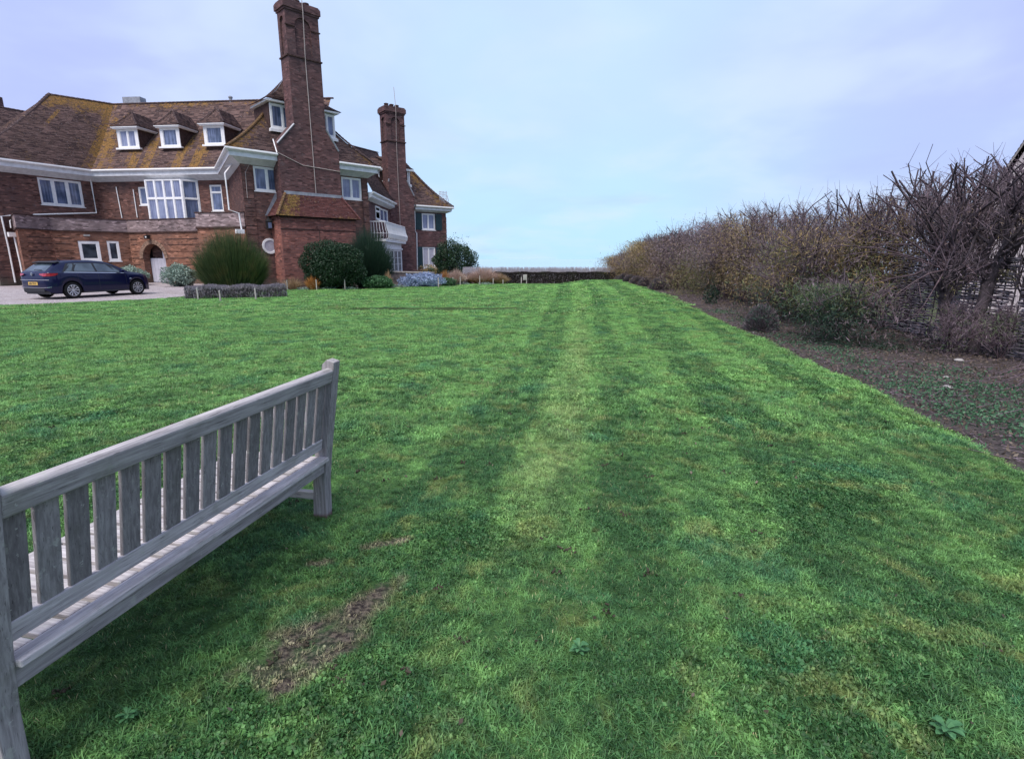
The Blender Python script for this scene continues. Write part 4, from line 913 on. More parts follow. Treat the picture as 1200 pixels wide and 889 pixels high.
top = [(backx(.830)-.050, .830), (backx(.830)-.004, .830), (backx(.900)+.002, .898), (backx(.910)-.010, .912), (backx(.912)-.038, .914), (backx(.9)-.055, .900)]
bpart(prism_s(MB(), top, SL, 0.), 'top_rail', bev=.006, mat='wood_y')
bpart(leanbox(MB(), SL, 0., .430, .497, .030, .064), 'lower_rail', bev=.005, mat='wood_y')
pitch = -SL/18
rb = random.Random(3)
for k in range(18):
    c = SL+(k+.5)*pitch; dw = rb.uniform(-.0015, .0015)
    bpart(leanbox(MB(), c-.0345+dw, c+.0345+dw, .496, .831, .034, .050), 'back_slat', bev=.0025, mat='wood_slat')
# seat
bpart(MB().box(-.012, .050, SL, 0., .364, .390), 'rear_seat_board', bev=.005, mat='wood_y')
bpart(MB().box(-.025, .014, SL, 0., .292, .3615), 'rear_apron', bev=.004, mat='wood_ya')
for k in range(18):
    c = SL+(k+.5)*pitch; t = rb.uniform(-.0015, .0015)
    bpart(MB().box(-.50, -.014, c-.036, c+.036, .366+t, .389+t), 'seat_slat', bev=.003, mat='wood_x')
bpart(MB().box(-.545, -.503, SL-.02, .02, .33, .386), 'front_rail', bev=.006, mat='wood_y'); bpart(MB().box(-.53, -.50, SL, 0., .285, .329), 'front_apron', bev=.004, mat='wood_y')
for s0 in (SL-.066, 0.):
    bpart(MB().box(-.560, -.495, s0, s0+.066, -.03, .60), 'leg')
    ar = MB(); ar.ring([[(x, s0-.008, z), (x, s0+.078, z), (x, s0+.078, z+.032), (x, s0-.008, z+.032)] for x, z in ((-.60, .575), (-.54, .598), (-.35, .606), (-.15, .598), (.0, .592))]); bpart(ar, 'armrest', bev=.006, mat='wood_x')
    bpart(MB().box(-.49, -.06, s0+.012, s0+.052, .285, .365), 'side_rail', mat='wood_x'); bpart(MB().box(-.49, -.065, s0+.012, s0+.052, .105, .150), 'stretcher', mat='wood_x')
bpart(MB().box(-.30, -.262, SL, 0., .30, .3655), 'middle_rail', mat='wood_y')

# ============================================================ CAR
CPX = (-17.33, 21.35); ca = math.atan2(.947, .32)         # rear right wheel, heading
paint, nt_, b_ = newmat('dark_blue_car_paint'); b_.inputs['Base Color'].default_value = (.003, .0045, .034, 1); b_.inputs['Metallic'].default_value = .1; b_.inputs['Roughness'].default_value = .32
b_.inputs['Coat Weight'].default_value = .5; b_.inputs['Specular IOR Level'].default_value = .15; b_.inputs['Coat Roughness'].default_value = .04
g_ = N(nt_, 'ShaderNodeNewGeometry'); bump(nt_, b_, noisen(nt_, g_.outputs['Position'], 2., 2.), .02, .02)
M['paint'] = paint
M['carglass'] = mat_glass('tinted_car_glass', (.03, .045, .06), (.07, .095, .12), .03, .9)
M['carblack'] = simple('black_trim', (.012, .012, .014), .45, .5, .1, 5.); M['rubber'] = simple('tyre_rubber', (.018, .018, .018), .85, .2, .2, 12.)
M['alloy'] = simple('silver_alloy', (.62, .62, .66), .3, .6, .05, 8., .6); M['chrome'] = simple('chrome', (.75, .76, .80), .15, .6, .05, 8., 1.)
M['red'] = simple('red_lamp', (.42, .012, .03), .2, .7, .2, 8., coat=1.); M['plate'] = simple('yellow_plate', (.78, .50, .13), .5, .4, .05, 8.)
car = thing('parked_car', 'dark blue five-door hatchback parked on the gravel in front of the house', 'car')
CL, WR_, WF_ = 4.26, .83, 3.46; RA = .345
def ztop(x): return interp(x, [(0, .80), (.02, .93), (.06, 1.03), (.14, 1.07), (.32, 1.215), (.54, 1.375), (.62, 1.405), (.9, 1.45), (1.3, 1.48), (1.9, 1.475), (2.3, 1.435), (2.6, 1.33), (2.95, 1.155), (3.15, 1.04), (3.25, 1.0), (3.7, .93), (4.0, .85), (4.15, .76), (4.23, .66), (4.26, .58)])
def zbelt(x): return min(ztop(x)-.0, interp(x, [(0, .86), (.1, 1.02), (.6, 1.01), (2., .965), (3.1, .93), (3.6, .88), (4.0, .78), (4.26, .55)]))
def zbot(x):
    z = interp(x, [(0, .36), (.10, .26), (.3, .20), (3.9, .20), (4.15, .22), (4.26, .30)])
    for xc in (WR_, WF_):
        d = abs(x-xc)
        if d < RA+.03: z = max(z, .315+math.sqrt(max(0, (RA+.03)**2-d*d)))
    return z
def wmax(x): return interp(x, [(0, .62), (.04, .74), (.12, .83), (.3, .885), (.83, .90), (3.4, .895), (3.8, .86), (4.05, .76), (4.2, .58), (4.26, .42)])
def wroof(x): return wmax(x)*interp(x, [(0, .9), (.12, .82), (.5, .66), (1., .68), (1.8, .69), (2.4, .70), (3., .82), (3.3, .86), (4.26, .85)])
xs = sorted({*np.linspace(0, .6, 14), *np.linspace(.6, 4.0, 70), *np.linspace(4.0, 4.26, 10), WR_, WF_, *[xc+s*(RA+.03)*math.cos(t) for xc in (WR_, WF_) for s in (-1, 1) for t in np.linspace(.05, 1.5, 7)]})
def section(x):
    zb, zt, zl, w_, wr = zbot(x), ztop(x), zbelt(x), wmax(x), wroof(x)
    sh = min(zl, zt-.001); pts = []
    prof_ = [(w_*.955, zb), (w_*.985, zb+(sh-zb)*.12), (w_*1.0, zb+(sh-zb)*.45), (w_*.992, zb+(sh-zb)*.78), (w_*.965, sh-.012), (w_*.945, sh+.0)]
    up = zt-sh
    if up > .02: prof_ += [((w_*.945)*(1-t)+wr*t, sh+up*t*.93) for t in (.33, .66, .93)]
    else: prof_ += [(w_*.945-(w_*.945-wr)*t, sh+up*t) for t in (.33, .66, .93)]
    prof_ += [(wr*.92, sh+up*.975), (wr*.6, zt-.0), (0, zt+.008)]
    return prof_
rings = []
for x in xs:
    p = section(x); rings.append([(x, -y, z) for y, z in p]+[(x, y, z) for y, z in p[-2::-1]])
mb = MB(); mb.ring(rings, close=False, cap=False); k0 = rings[0]; mb.face(k0[::-1]); mb.face(rings[-1])
body = mb.build('body', M['paint'], car, True)
ms = body.modifiers.new('e', 'EDGE_SPLIT'); ms.split_angle = math.radians(38)
mb = MB(); mb.box(.12, 4.1, -.70, .70, .19, .62); mb.box(.3, 3.0, -.62, .62, .62, .9); mb.build('underbody', M['carblack'], car)
def side_pt(x, t, off=.004, s=-1):       # t 0 at belt .. 1 near roof edge
    w_, wr, sh, zt = wmax(x), wroof(x), min(zbelt(x), ztop(x)-.001), ztop(x)
    y = (w_*.945)*(1-t)+wr*t; return (x, s*(y+off), sh+(zt-sh)*t*.93)
def side_win(pts, name, mat='carglass', off=.006, par=None):
    for s in (-1, 1):
        mb = MB(); mb.face([side_pt(x, t, off, s) for x, t in pts]); mb.build(name, M[mat], par or car)
def quadwin(x0b, x1b, x0t, x1t, tb, tt, name, mat='carglass', off=.006):
    for s in (-1, 1):
        mb = MB(); n = 8
        for k in range(n):
            a, b = k/n, (k+1)/n
            mb.face([side_pt(x0b+(x1b-x0b)*a, tb, off, s), side_pt(x0b+(x1b-x0b)*b, tb, off, s), side_pt(x0t+(x1t-x0t)*b, tt, off, s), side_pt(x0t+(x1t-x0t)*a, tt, off, s)])
        mb.build(name, M[mat], car)
quadwin(.56, 2.98, .84, 2.52, .05, .86, 'window_surround', 'carblack', .004)
quadwin(.66, .95, .92, 1.08, .12, .80, 'rear_quarter_window'); quadwin(1.0, 1.80, 1.13, 1.78, .12, .80, 'rear_side_window'); quadwin(1.88, 2.86, 1.86, 2.46, .12, .80, 'front_side_window')
quadwin(.60, 2.95, .62, 2.94, .0, .045, 'window_trim', 'chrome', .010)
# tailgate window, spoiler, wiper
def toppt(x, y, off=.006): w_ = wroof(x); return (x-.006, y*w_, ztop(x)+off)
mb = MB(); n = 6
for k in range(n):
    a, b = .13+.34*k/n, .13+.34*(k+1)/n; mb.face([toppt(a, -.90), toppt(b, -.86), toppt(b, .86), toppt(a, .90)])
mb.build('rear_window', M['carglass'], car)
mb = MB(); mb.ring([[(.46, y*.62, 1.365), (.68, y*.62, 1.425), (.68, y*.62, 1.44), (.42, y*.60, 1.395)] for y in (-1, -.5, 0, .5, 1)]); mb.build('roof_spoiler', M['carblack'], car)
mb = MB(); n = 8
for k in range(n):
    a, b = 2.38+.70*k/n, 2.38+.70*(k+1)/n; mb.face([toppt(a, -.9, .008), toppt(b, -.92, .008), toppt(b, .92, .008), toppt(a, .9, .008)])
mb.build('windscreen', M['carglass'], car)
MB().tube([(.10, 0., 1.09), (.14, -.05, 1.13), (.145, -.36, 1.115)], .012, 5).build('wiper', M['carblack'], car)
MB().ring([[(1.0, -.01, 1.475), (1.1, -.01, 1.475), (1.1, .01, 1.475), (1.0, .01, 1.475)], [(.93, -.005, 1.53), (.96, -.005, 1.53), (.96, .005, 1.53), (.93, .005, 1.53)]]).build('roof_aerial', M['carblack'], car)
for s in (-1, 1):     # lamps wrap round the rear corners
    mb = MB(); pts = []
    P = lambda x, z, off=.012: (x-off*(.8 if x < .08 else 0), s*(wmax(x)*.97+off*(1 if x >= .08 else .5)), z)
    L_up = [(-.014+.0, s*.44, .965), (.03, s*.70, .985), *[P(x, .99+.0*x) for x in (.10, .2, .32, .40)]]; L_dn = [(-.016, s*.47, .925), (.0, s*.70, .875), *[P(x, z) for x, z in ((.10, .875), (.2, .885), (.30, .90), (.38, .935))]]
    L_up = [(-.016+.02, s*.44, .965), (.02, s*.66, .985)]+[P(x, .99) for x in (.07, .12, .2, .30, .38)]; L_dn = [(-.012, s*.47, .925), (-.014, s*.64, .88)]+[P(x, z) for x, z in ((.045, .875), (.12, .875), (.2, .885), (.28, .90), (.37, .945))]
    for a, b in zip(range(6), range(1, 7)): mb.face([L_up[a], L_up[b], L_dn[b], L_dn[a]])
    m_ = mb.build('rear_light', M['red'], car); sm = m_.modifiers.new('s', 'SOLIDIFY'); sm.thickness = .02; sm.offset = 0
mb = MB(); mb.box(-.022, .01, -.26, .26, .545, .655); pl = mb.build('number_plate', M['plate'], car)
rr_ = random.Random(5)
for k in range(7):   # dark strokes of the unreadable characters
    y0 = -.215+k*.062+(.02 if k > 3 else 0); c = MB(); c.box(-.026, -.022, y0, y0+.012, .565, .635); c.box(-.026, -.022, y0+.030, y0+.042, .565, .635); c.box(-.0262, -.022, y0+.01, y0+.032, .565+.03*rr_.randint(0, 2), .577+.03*rr_.randint(0, 2)+.01); c.build('plate_character', M['carblack'], pl)
# round badge with its V over W
c = MB(); nn = 20; bz = .955; bx = -.004
c.ring([[(bx-d, math.cos(a)*r, bz+math.sin(a)*r) for r, d in ((.060, 0), (.060, .014), (.049, .014), (.049, 0))] for a in np.linspace(0, 2*PI, nn)], close=True, cap=False); bg = c.build('badge', M['chrome'], car)
MB().face([(bx-.004, math.cos(a)*.049, bz+math.sin(a)*.049) for a in np.linspace(0, 2*PI, nn)[:-1]]).build('badge_field', M['carblack'], bg)
for pts in ([(-.022, .045), (0, .006), (.022, .045)], [(-.042, .022), (-.020, -.042), (0, -.004), (.020, -.042), (.042, .022)]): MB().tube([(bx-.010, y, bz+z) for y, z in pts], .006, 4).build('badge_letter', M['chrome'], bg)
# bumper line, diffuser, door seams, handles, mirror, reflectors
MB().tube([(wx, y, z) for wx, y, z in ((.10, -.86, .47), (.01, -.75, .455), (-.012, -.5, .445), (-.014, 0, .44), (-.012, .5, .445), (.01, .75, .455), (.10, .86, .47))], .012, 5).build('bumper_trim', M['chrome'], car)
MB().tube([(.06, -.82, .735), (-.006, -.6, .735), (-.008, .6, .735), (.06, .82, .735)], .008, 4).build('bumper_trim', M['alloy'], car)
mb = MB(); mb.box(-.010, .06, -.58, .58, .30, .43); mb.build('diffuser', M['carblack'], car)
def sidew(x, z, off=.003, s=-1):
    zb, sh, w_ = zbot(x), min(zbelt(x), ztop(x)-.001), wmax(x); t = (z-zb)/(sh-zb)
    return (x, s*(float(np.interp(t, [0, .12, .45, .78, .97, 1.], [.955, .985, 1., .992, .965, .945]))*w_+off), z)
for s in (-1, 1):
    for xa in ((1.06, 1.10), (1.86, 1.86), (2.98, 3.0)):
        MB().tube([sidew(xa[0], z, .001, s) for z in np.linspace(.33 if xa[0] > 1.5 else .62, .95, 8)], .005, 4).build('door_seam', M['carblack'], car)
    for xa in (1.30, 2.10): MB().tube([sidew(x, .86, .022, s) for x in (xa, xa+.03, xa+.15, xa+.18)], .013, 5).build('door_handle', M['paint'], car)
    MB().tube([sidew(x, .24, .008, s) for x in np.linspace(1.25, 3.0, 6)], .02, 5).build('sill_trim', M['carblack'], car)
    mr = MB(); mr.ring([[(2.72, s*.90, .98), (2.86, s*.90, .98), (2.86, s*.90, 1.05), (2.72, s*.90, 1.05)], [(2.70, s*1.0, .96), (2.86, s*1.0, .97), (2.84, s*1.0, 1.09), (2.71, s*1.0, 1.09)], [(2.72, s*1.06, .98), (2.82, s*1.06, .98), (2.81, s*1.06, 1.07), (2.73, s*1.06, 1.07)]]); mr.build('wing_mirror', M['paint'], car)
    MB().tube([sidew(x, .70, .005, s) for x in (3.12, 3.2)], .013, 4).build('side_badge', M['chrome'], car)
    mb = MB(); mb.face([(x, s*(wmax(x)*.97+.006), z) for x, z in ((3.72, .80), (4.0, .74), (4.12, .66), (4.08, .60), (3.85, .68))]); mb.build('headlight', M['carglass'], car)
for xc in (WR_, WF_):
    for s in (-1, 1):
        y0 = s*.875; wh = MB()
        def ringp(r, y): return [(xc+r*math.cos(t), y, .315+r*math.sin(t)) for t in np.linspace(0, 2*PI, 33)[:-1]]
        wh.ring([ringp(.215, y0-s*.19), ringp(.29, y0-s*.20), ringp(.315, y0-s*.17), ringp(.318, y0-s*.03), ringp(.300, y0-s*.0), ringp(.225, y0-s*.005), ringp(.220, y0-s*.03)], cap=False)
        wl = wh.build('wheel', M['rubber'], car, True)
        MB().ring([ringp(.222, y0-s*.02), ringp(.20, y0-s*.07)], cap=True).build('rim', M['carblack'], wl)
        MB().ring([ringp(.222, y0-s*.004), ringp(.205, y0-s*.003), ringp(.205, y0-s*.03), ringp(.222, y0-s*.03)], cap=False).build('rim', M['alloy'], wl)
        for k in range(5):
            a = 2*PI*k/5+.3; c = MB(); P_ = lambda r, da, y: (xc+r*math.cos(a+da), y, .315+r*math.sin(a+da))
            for sg in (-1, 1):
                f_ = [P_(.03, sg*.1, y0-s*.025), P_(.06, sg*.5, y0-s*.025), P_(.205, sg*.36, y0-s*.006), P_(.205, sg*.16, y0-s*.006)]; c.face(f_)
            sp2 = c.build('spoke', M['alloy'], wl); q = sp2.modifiers.new('s', 'SOLIDIFY'); q.thickness = .012; q.offset = 0
        MB().ring([ringp(.045, y0-s*.03), ringp(.040, y0-s*.008)], cap=True).build('hub_cap', M['alloy'], wl)
# front details: grille and bumper opening
mb = MB(); mb.box(4.16, 4.262, -.40, .40, .32, .50); mb.build('grille', M['carblack'], car)
dv = np.array([math.cos(ca), math.sin(ca)]); rv = np.array([dv[1], -dv[0]])
q = np.array(CPX)-dv*WR_-rv*.88
car.location = (q[0], q[1], -.02); car.rotation_euler = (0, 0, ca)

# ============================================================ PLANTS
def rdirs(rng, n):
    v = rng.normal(size=(n, 3)); return v/np.linalg.norm(v, axis=1)[:, None]
def leaf_quads(C, size, rng, aspect=.45, up=None, upw=0., jit=.4):
    """one small pointed leaf (two triangles sharing the midrib) per centre"""
    n = len(C); d = rdirs(rng, n)
    if up is not None: d = d*(1-upw)+np.asarray(up)*upw; d /= np.linalg.norm(d, axis=1)[:, None]+1e-9
    s = rdirs(rng, n); s -= (s*d).sum(1)[:, None]*d; s /= np.linalg.norm(s, axis=1)[:, None]+1e-9
    L = size*(1-jit+2*jit*rng.random(n))[:, None]; W = L*aspect
    nrm = np.cross(d, s)
    a = C-d*L*.5; b = C+s*W*.5+nrm*W*.12; c = C+d*L*.5; e = C-s*W*.5+nrm*W*.12
    V = np.stack([a, b, c, e], 1).reshape(-1, 3); k = np.arange(n)*4
    F = np.stack([k, k+1, k+2, k+3], 1); return V, F
def tubes_np(A, B, ra, rb, sides=3):
    A, B = np.asarray(A, float), np.asarray(B, float); n = len(A); d = B-A; L = np.linalg.norm(d, axis=1)[:, None]+1e-9; d = d/L
    ref = np.tile([0., 0., 1.], (n, 1)); ref[np.abs(d[:, 2]) > .9] = (1, 0, 0)
    s = np.cross(d, ref); s /= np.linalg.norm(s, axis=1)[:, None]; t = np.cross(s, d); V = []
    for k in range(sides):
        a = 2*PI*k/sides; V.append(s*math.cos(a)+t*math.sin(a))
    V = np.stack(V, 1); ra = np.broadcast_to(np.asarray(ra, float), (n,))[:, None, None]; rb = np.broadcast_to(np.asarray(rb, float), (n,))[:, None, None]
    VV = np.concatenate([A[:, None]+V*ra, B[:, None]+V*rb], 1).reshape(-1, 3); base = (np.arange(n)*2*sides)[:, None]; F = []
    for k in range(sides): F.append(np.concatenate([base+k, base+(k+1) % sides, base+sides+(k+1) % sides, base+sides+k], 1))
    return VV, np.stack(F, 1).reshape(-1, 4)
def blob(rng, n, c, r, fill=.75, lump=.22, flat=.0):
    """points in a lumpy ellipsoid, mostly near its skin"""
    d = rdirs(rng, n); ph = rng.random(6)*6
    m = 1+lump*(np.sin(d[:, 0]*4+ph[0])*np.sin(d[:, 1]*4+ph[1])+.6*np.sin(d[:, 2]*7+ph[2])*np.sin(d[:, 0]*8+ph[3]))
    rad = (fill+(1-fill)*rng.random(n)**.7)*m; inner = rng.random(n) < .25; rad[inner] *= rng.random(inner.sum())**.5
    return np.asarray(c)+d*rad[:, None]*np.asarray(r)
def plant(name, label, cat, loc, group=None):
    return thing(name, label, cat, loc, 0., group)
def leafy(root, n, r, size, mat, seed, aspect=.5, lump=.22, fill=.78, zc=None, stems=8, name='foliage', up=0., flatbottom=True):
    rng = np.random.default_rng(seed); r = np.asarray(r, float); zc = r[2]*.95 if zc is None else zc
    C = blob(rng, n, (0, 0, zc), r, fill, lump)
    if flatbottom: C[:, 2] = np.where(C[:, 2] < .03, .03+rng.random(n)*.25*r[2], C[:, 2])
    V, F = leaf_quads(C, size, rng, aspect, (0, 0, 1), up)
    np_mesh(name, V, F, M[mat], root, {'tint': rng.random(n)})
    if stems:
        e = blob(rng, stems*5, (0, 0, zc), r*.55, .6, 0.); a = np.zeros_like(e); a[:, :2] = rng.normal(size=(len(e), 2))*.08
        V, F = tubes_np(a, e, .018, .005); np_mesh('stems', V, F, M['bark'], root)
def strands(root, n, r, h, mat, seed, w=.012, spread=.6, segs=3, droop=.2, name='stems', base=.25, taper=True, box=None, hvar=.35):
    """long thin blades rising from the base and fanning outwards"""
    rng = np.random.default_rng(seed)
    a = rng.random(n)*2*PI; q = np.sqrt(rng.random(n)); bx = np.stack([np.cos(a)*q*r[0]*base, np.sin(a)*q*r[1]*base], 1)
    if box is not None: bx = (rng.random((n, 2))*2-1)*np.asarray(box)
    H = h*(1-hvar*rng.random(n))*(1-.45*q**2 if box is None else 1.)
    out = np.stack([np.cos(a)*q*r[0], np.sin(a)*q*r[1]], 1)*spread+rng.normal(size=(n, 2))*.05*r[0]
    s = rng.normal(size=(n, 2)); s /= np.linalg.norm(s, axis=1)[:, None]; V = []; T = np.linspace(0, 1, segs+1)
    for t in T:
        c = np.zeros((n, 3)); c[:, :2] = bx+out*(t**1.4); c[:, 2] = H*(t-droop*t**3*q)
        ww = w*(1-(t**2 if taper else 0))+.0008; off = np.zeros((n, 3)); off[:, :2] = s*ww*.5
        V += [c-off, c+off]
    V = np.stack(V, 1).reshape(-1, 3); k = (np.arange(n)*2*(segs+1))[:, None]; F = [np.concatenate([k+2*i, k+2*i+1, k+2*i+3, k+2*i+2], 1) for i in range(segs)]
    np_mesh(name, V, np.concatenate(F), M[mat], root, {'tint': np.tile(rng.random(n), segs)})
def tz(x, y): return float(hgt(x, y)) if interp(y, XL) < x < interp(y, XR) and y < 33.5 else (float(hgt(interp(y, XR)-.1, y))-.04 if x > 0 else -.02)

# big broom-like bush left of the round window
t = plant('broom_bush', 'large upright feathery green bush between the arched door and the round window', 'bush', (-13.05, 25.4, -.02))
strands(t, 9000, (1.38, 1.15), 3.25, 'leaf_broom', 11, .022, .58, 4, .06, 'foliage', .75, hvar=.55); strands(t, 300, (1.45, 1.1), 3.35, 'leaf_broom', 12, .012, .9, 4, .0, 'twigs', .35)
t = plant('round_evergreen_bush', 'wide dome-shaped dark evergreen bush against the red brick block', 'bush', (-9.1, 27.7, -.02))
leafy(t, 26000, (1.55, 1.1, 1.26), .068, 'leaf_dark', 21, .55, .13, .82); leafy(t, 5000, (1.40, .95, 1.14), .15, 'leaf_dark', 22, .6, .13, .5, stems=0, name='inner_foliage')
t = plant('feathery_bush', 'tall dark feathery conifer-like bush beside the balcony corner', 'bush', (-7.85, 29.9, -.02))
strands(t, 9000, (1.0, .9), 3.6, 'leaf_pine', 31, .024, .95, 4, .08, 'foliage', .6, hvar=.6); leafy(t, 5000, (.95, .8, 1.35), .10, 'leaf_pine', 32, .2, .2, up=.6)
t = plant('dark_tree_bush', 'dark rounded evergreen tree at the far corner of the house', 'tree', (-3.95, 37.6, -.02))
leafy(t, 17000, (1.55, 1.3, 1.35), .10, 'leaf_dark', 41, .5, .2, .66, zc=1.35, flatbottom=False); leafy(t, 500, (1.0, .8, .9), .10, 'leaf_dark', 42, .45, .4, .6, zc=2.3, name='top_shoots', flatbottom=False); MB().tube([(0, 0, 0), (.05, 0, .6), (0, 0, 1.2)], .09).build('trunk', M['bark'], t)
t = plant('silvery_shrub', 'round silvery green shrub beside the pale door', 'shrub', (-18.95, 31.0, -.02)); leafy(t, 4200, (.88, .8, .62), .13, 'leaf_silver', 51, .4, .22, .75, up=.3)
t = plant('silvery_shrub', 'silvery green shrub half hidden behind the car bonnet', 'shrub', (-23.0, 32.6, -.02)); leafy(t, 3600, (1.2, .8, .56), .13, 'leaf_silver', 52, .4, .15, .8, up=.3)
t = plant('low_green_mound', 'low bright green leafy mound below the feathery bush', 'plant', (-6.95, 28.15, -.02)); leafy(t, 2600, (.82, .6, .34), .13, 'leaf_low', 61, .5, .15, .8)
t = plant('orange_stemmed_shrub', 'small upright shrub of orange dry stems in front of the dome bush', 'shrub', (-9.9, 26.9, -.02)); strands(t, 420, (.38, .3), .85, 'grass_orange', 71, .030, 1., 4, .1, 'stems', .3); leafy(t, 300, (.3, .25, .25), .07, 'grass_tan', 72, .4, .2, stems=0)
t = plant('dry_grass_tuft', 'faint brown dry tuft between the big bush and the red brick block', 'plant', (-11.2, 27.7, -.02)); strands(t, 420, (.55, .35), .80, 'grass_tan', 73, .016, 1., 4, .25, 'stems', .4)
t = plant('dry_grass_tuft', 'pinkish drooping plume standing in front of the feathery bush', 'plant', (-6.6, 28.9, -.02)); strands(t, 300, (.35, .3), 1.15, 'grass_tan', 74, .03, .8, 4, .35, 'stems', .2)
t = plant('blue_grey_shrub', 'low spreading blue-grey shrub below the terrace wall', 'shrub', (-4.85, 30.1, -.02)); leafy(t, 5200, (1.05, .65, .40), .10, 'leaf_blue', 81, .4, .25, .7, up=.4)
t = plant('blue_grey_shrub', 'smaller blue-grey shrub at the foot of the French doors', 'shrub', (-5.75, 29.9, -.02)); leafy(t, 1500, (.5, .4, .30), .09, 'leaf_blue', 82, .4, .25, .7, up=.4)
t = plant('low_green_mound', 'small green clump between the blue-grey shrub and the pink grass', 'plant', (-3.65, 30.9, -.02)); leafy(t, 1200, (.42, .35, .25), .09, 'leaf_low', 62, .5, .2, .8)
t = plant('ornamental_grass', 'orange-tan ornamental grass clump left of the pinkish one', 'grass clump', (-4.0, 32.6, -.02)); strands(t, 1100, (.62, .5), 1.0, 'grass_orange', 91, .02, 1., 4, .35, 'stems', .35); strands(t, 500, (.6, .5), 1.0, 'grass_tan', 95, .02, 1., 4, .35, 'stems', .35)
t = plant('ornamental_grass', 'pale pinkish plumed grass clump below the dark corner tree', 'grass clump', (-3.35, 32.5, -.02)); strands(t, 1500, (.62, .5), 1.15, 'grass_pink', 92, .022, 1., 4, .3, 'stems', .35)
t = plant('ornamental_grass', 'broad tan grass clump right of the dark corner tree', 'grass clump', (-1.75, 33.8, -.02)); strands(t, 2600, (1.05, .6), 1.25, 'grass_pink', 93, .024, 1., 4, .35, 'stems', .5); strands(t, 700, (1., .6), .8, 'grass_orange', 96, .024, 1., 4, .35, 'stems', .5)
t = plant('ornamental_grass', 'small buff grass clump at the left end of the far hedge', 'grass clump', (-.75, 33.75, -.02)); strands(t, 900, (.55, .45), .85, 'grass_tan', 94, .022, 1., 4, .35, 'stems', .5)
t = plant('autumn_shrub', 'thin yellowing shrub behind the terrace wall', 'shrub', (-5.9, 39.6, -.02)); leafy(t, 1300, (.95, .5, .62), .10, 'tam_ochre', 97, .5, .35, .5); leafy(t, 500, (.6, .4, .5), .11, 'leaf_low', 98, .5, .35, .5)
t = plant('dark_red_shrub', 'small dark red shrub under the dark corner tree', 'shrub', (-2.7, 33.9, -.02)); leafy(t, 700, (.55, .35, .36), .09, 'tam_brown', 99, .5, .25, .7)
# pale flowering edging plants scattered in the bed
fl_spots = [(-8.2, 27.3, 'low pale edging plants at the lawn edge under the dome-shaped bush'), (-9.25, 27.1, 'tiny pale edging plant between the orange-stemmed shrub and the next post'), (-10.3, 27.0, 'tiny pale edging plant at the foot of the post by the lavender hedge'),
    (-6.2, 29.4, 'pale yellowish edging plant in front of the French doors'), (-2.9, 32.3, 'pale edging plant beside the post below the dark corner tree'), (-1.6, 32.9, 'pale edging plant in front of the broad tan grass')]
for k, (x, y, lb) in enumerate(fl_spots):
    t = plant('edging_plant', lb, 'plant', (x, y, -.02)); leafy(t, 260, (.42, .16, .08), .06, 'leaf_silver', 200+k, .6, .25, .6, stems=0)

# clipped lavender hedge in front of the broom
hp = [gat(212, 351, 0)[:2], gat(333, 348.5, 0)[:2]]; hc = ((hp[0][0]+hp[1][0])/2, (hp[0][1]+hp[1][1])/2+.32); ha = math.atan2(hp[1][1]-hp[0][1], hp[1][0]-hp[0][0]); hl = math.hypot(hp[1][0]-hp[0][0], hp[1][1]-hp[0][1])/2
t = thing('lavender_hedge', 'long low clipped grey lavender hedge at the edge of the gravel', 'hedge', (hc[0], hc[1], 0), ha)
rng = np.random.default_rng(5); n = 15000; C = np.stack([(rng.random(n)*2-1)*hl, (rng.random(n)*2-1)*.36, .03+rng.random(n)*.47], 1); ed = rng.random(n) < .6
C[ed, 2] = .36+.13*rng.random(ed.sum()); C[:, 2] += .03*np.sin(C[:, 0]*5)+.02*np.sin(C[:, 0]*13+C[:, 1]*9); C[:, 1] *= 1-.25*(C[:, 2]/.5)**4; C[:, 0] *= 1-.03*(C[:, 2]/.5)**3
V, F = leaf_quads(C, .085, rng, .16, (0, 0, 1), .62); np_mesh('foliage', V, F, M['lavender'], t, {'tint': rng.random(n)})
V, F = tubes_np(np.stack([C[:900, 0], C[:900, 1]*.6, np.zeros(900)], 1), C[:900], .006, .003); np_mesh('stems', V, F, M['bark'], t)
# short pale posts with their rope
def short_post(px, py, lab, h=None, ptop=None, dark=False, kind='small_post'):
    p = gat(px, py, -.0); hh = aty(px, ptop, p[1])[2] if ptop else .55
    t = thing(kind, lab, 'post', (p[0], p[1], -.03), 0, 'short pale posts along the bed edge')
    MB().ring([[(math.cos(a)*.028, math.sin(a)*.028, z) for a in np.linspace(0, 2*PI, 9)[:-1]] for z in (0, hh)]).build('shaft', M['post'], t)
    MB().ring([[(math.cos(a)*r, math.sin(a)*r, z) for a in np.linspace(0, 2*PI, 9)[:-1]] for r, z in ((.031, hh-.02), (.030, hh+.012), (.016, hh+.026))]).build('post_cap', M['carblack' if dark else 'coping'], t)
    return p, hh
ps = [short_post(*a) for a in ((232.5, 352, 'pale post at the left end of the lavender hedge', 0, 337), (258.5, 353.5, 'pale post at the middle of the lavender hedge', 0, 340), (300, 351, 'pale post near the right end of the lavender hedge', 0, 337.5))]
ps2 = [short_post(*a) for a in ((337, 340, 'pale post just right of the lavender hedge', 0, 328), (371.3, 340, 'pale post right of the orange-stemmed shrub', 0, 327.5), (404.5, 339.5, 'pale post in front of the dome bush, by the green mound', 0, 327),
    (514, 337, 'pale post in front of the blue-grey shrub', 0, 325), (531, 334.5, 'pale post in front of the pinkish grass', 0, 325), (539.5, 334, 'pale post right of the pinkish grass, beside the dark red shrub', 0, 324), (562.3, 333.6, 'dark-topped post in front of the broad tan grass', 0, 321.5, True), (578, 333.2, 'pale post at the left end of the far hedge', 0, 326), (589.5, 333, 'pale post a little left of the notice board', 0, 327.5))]
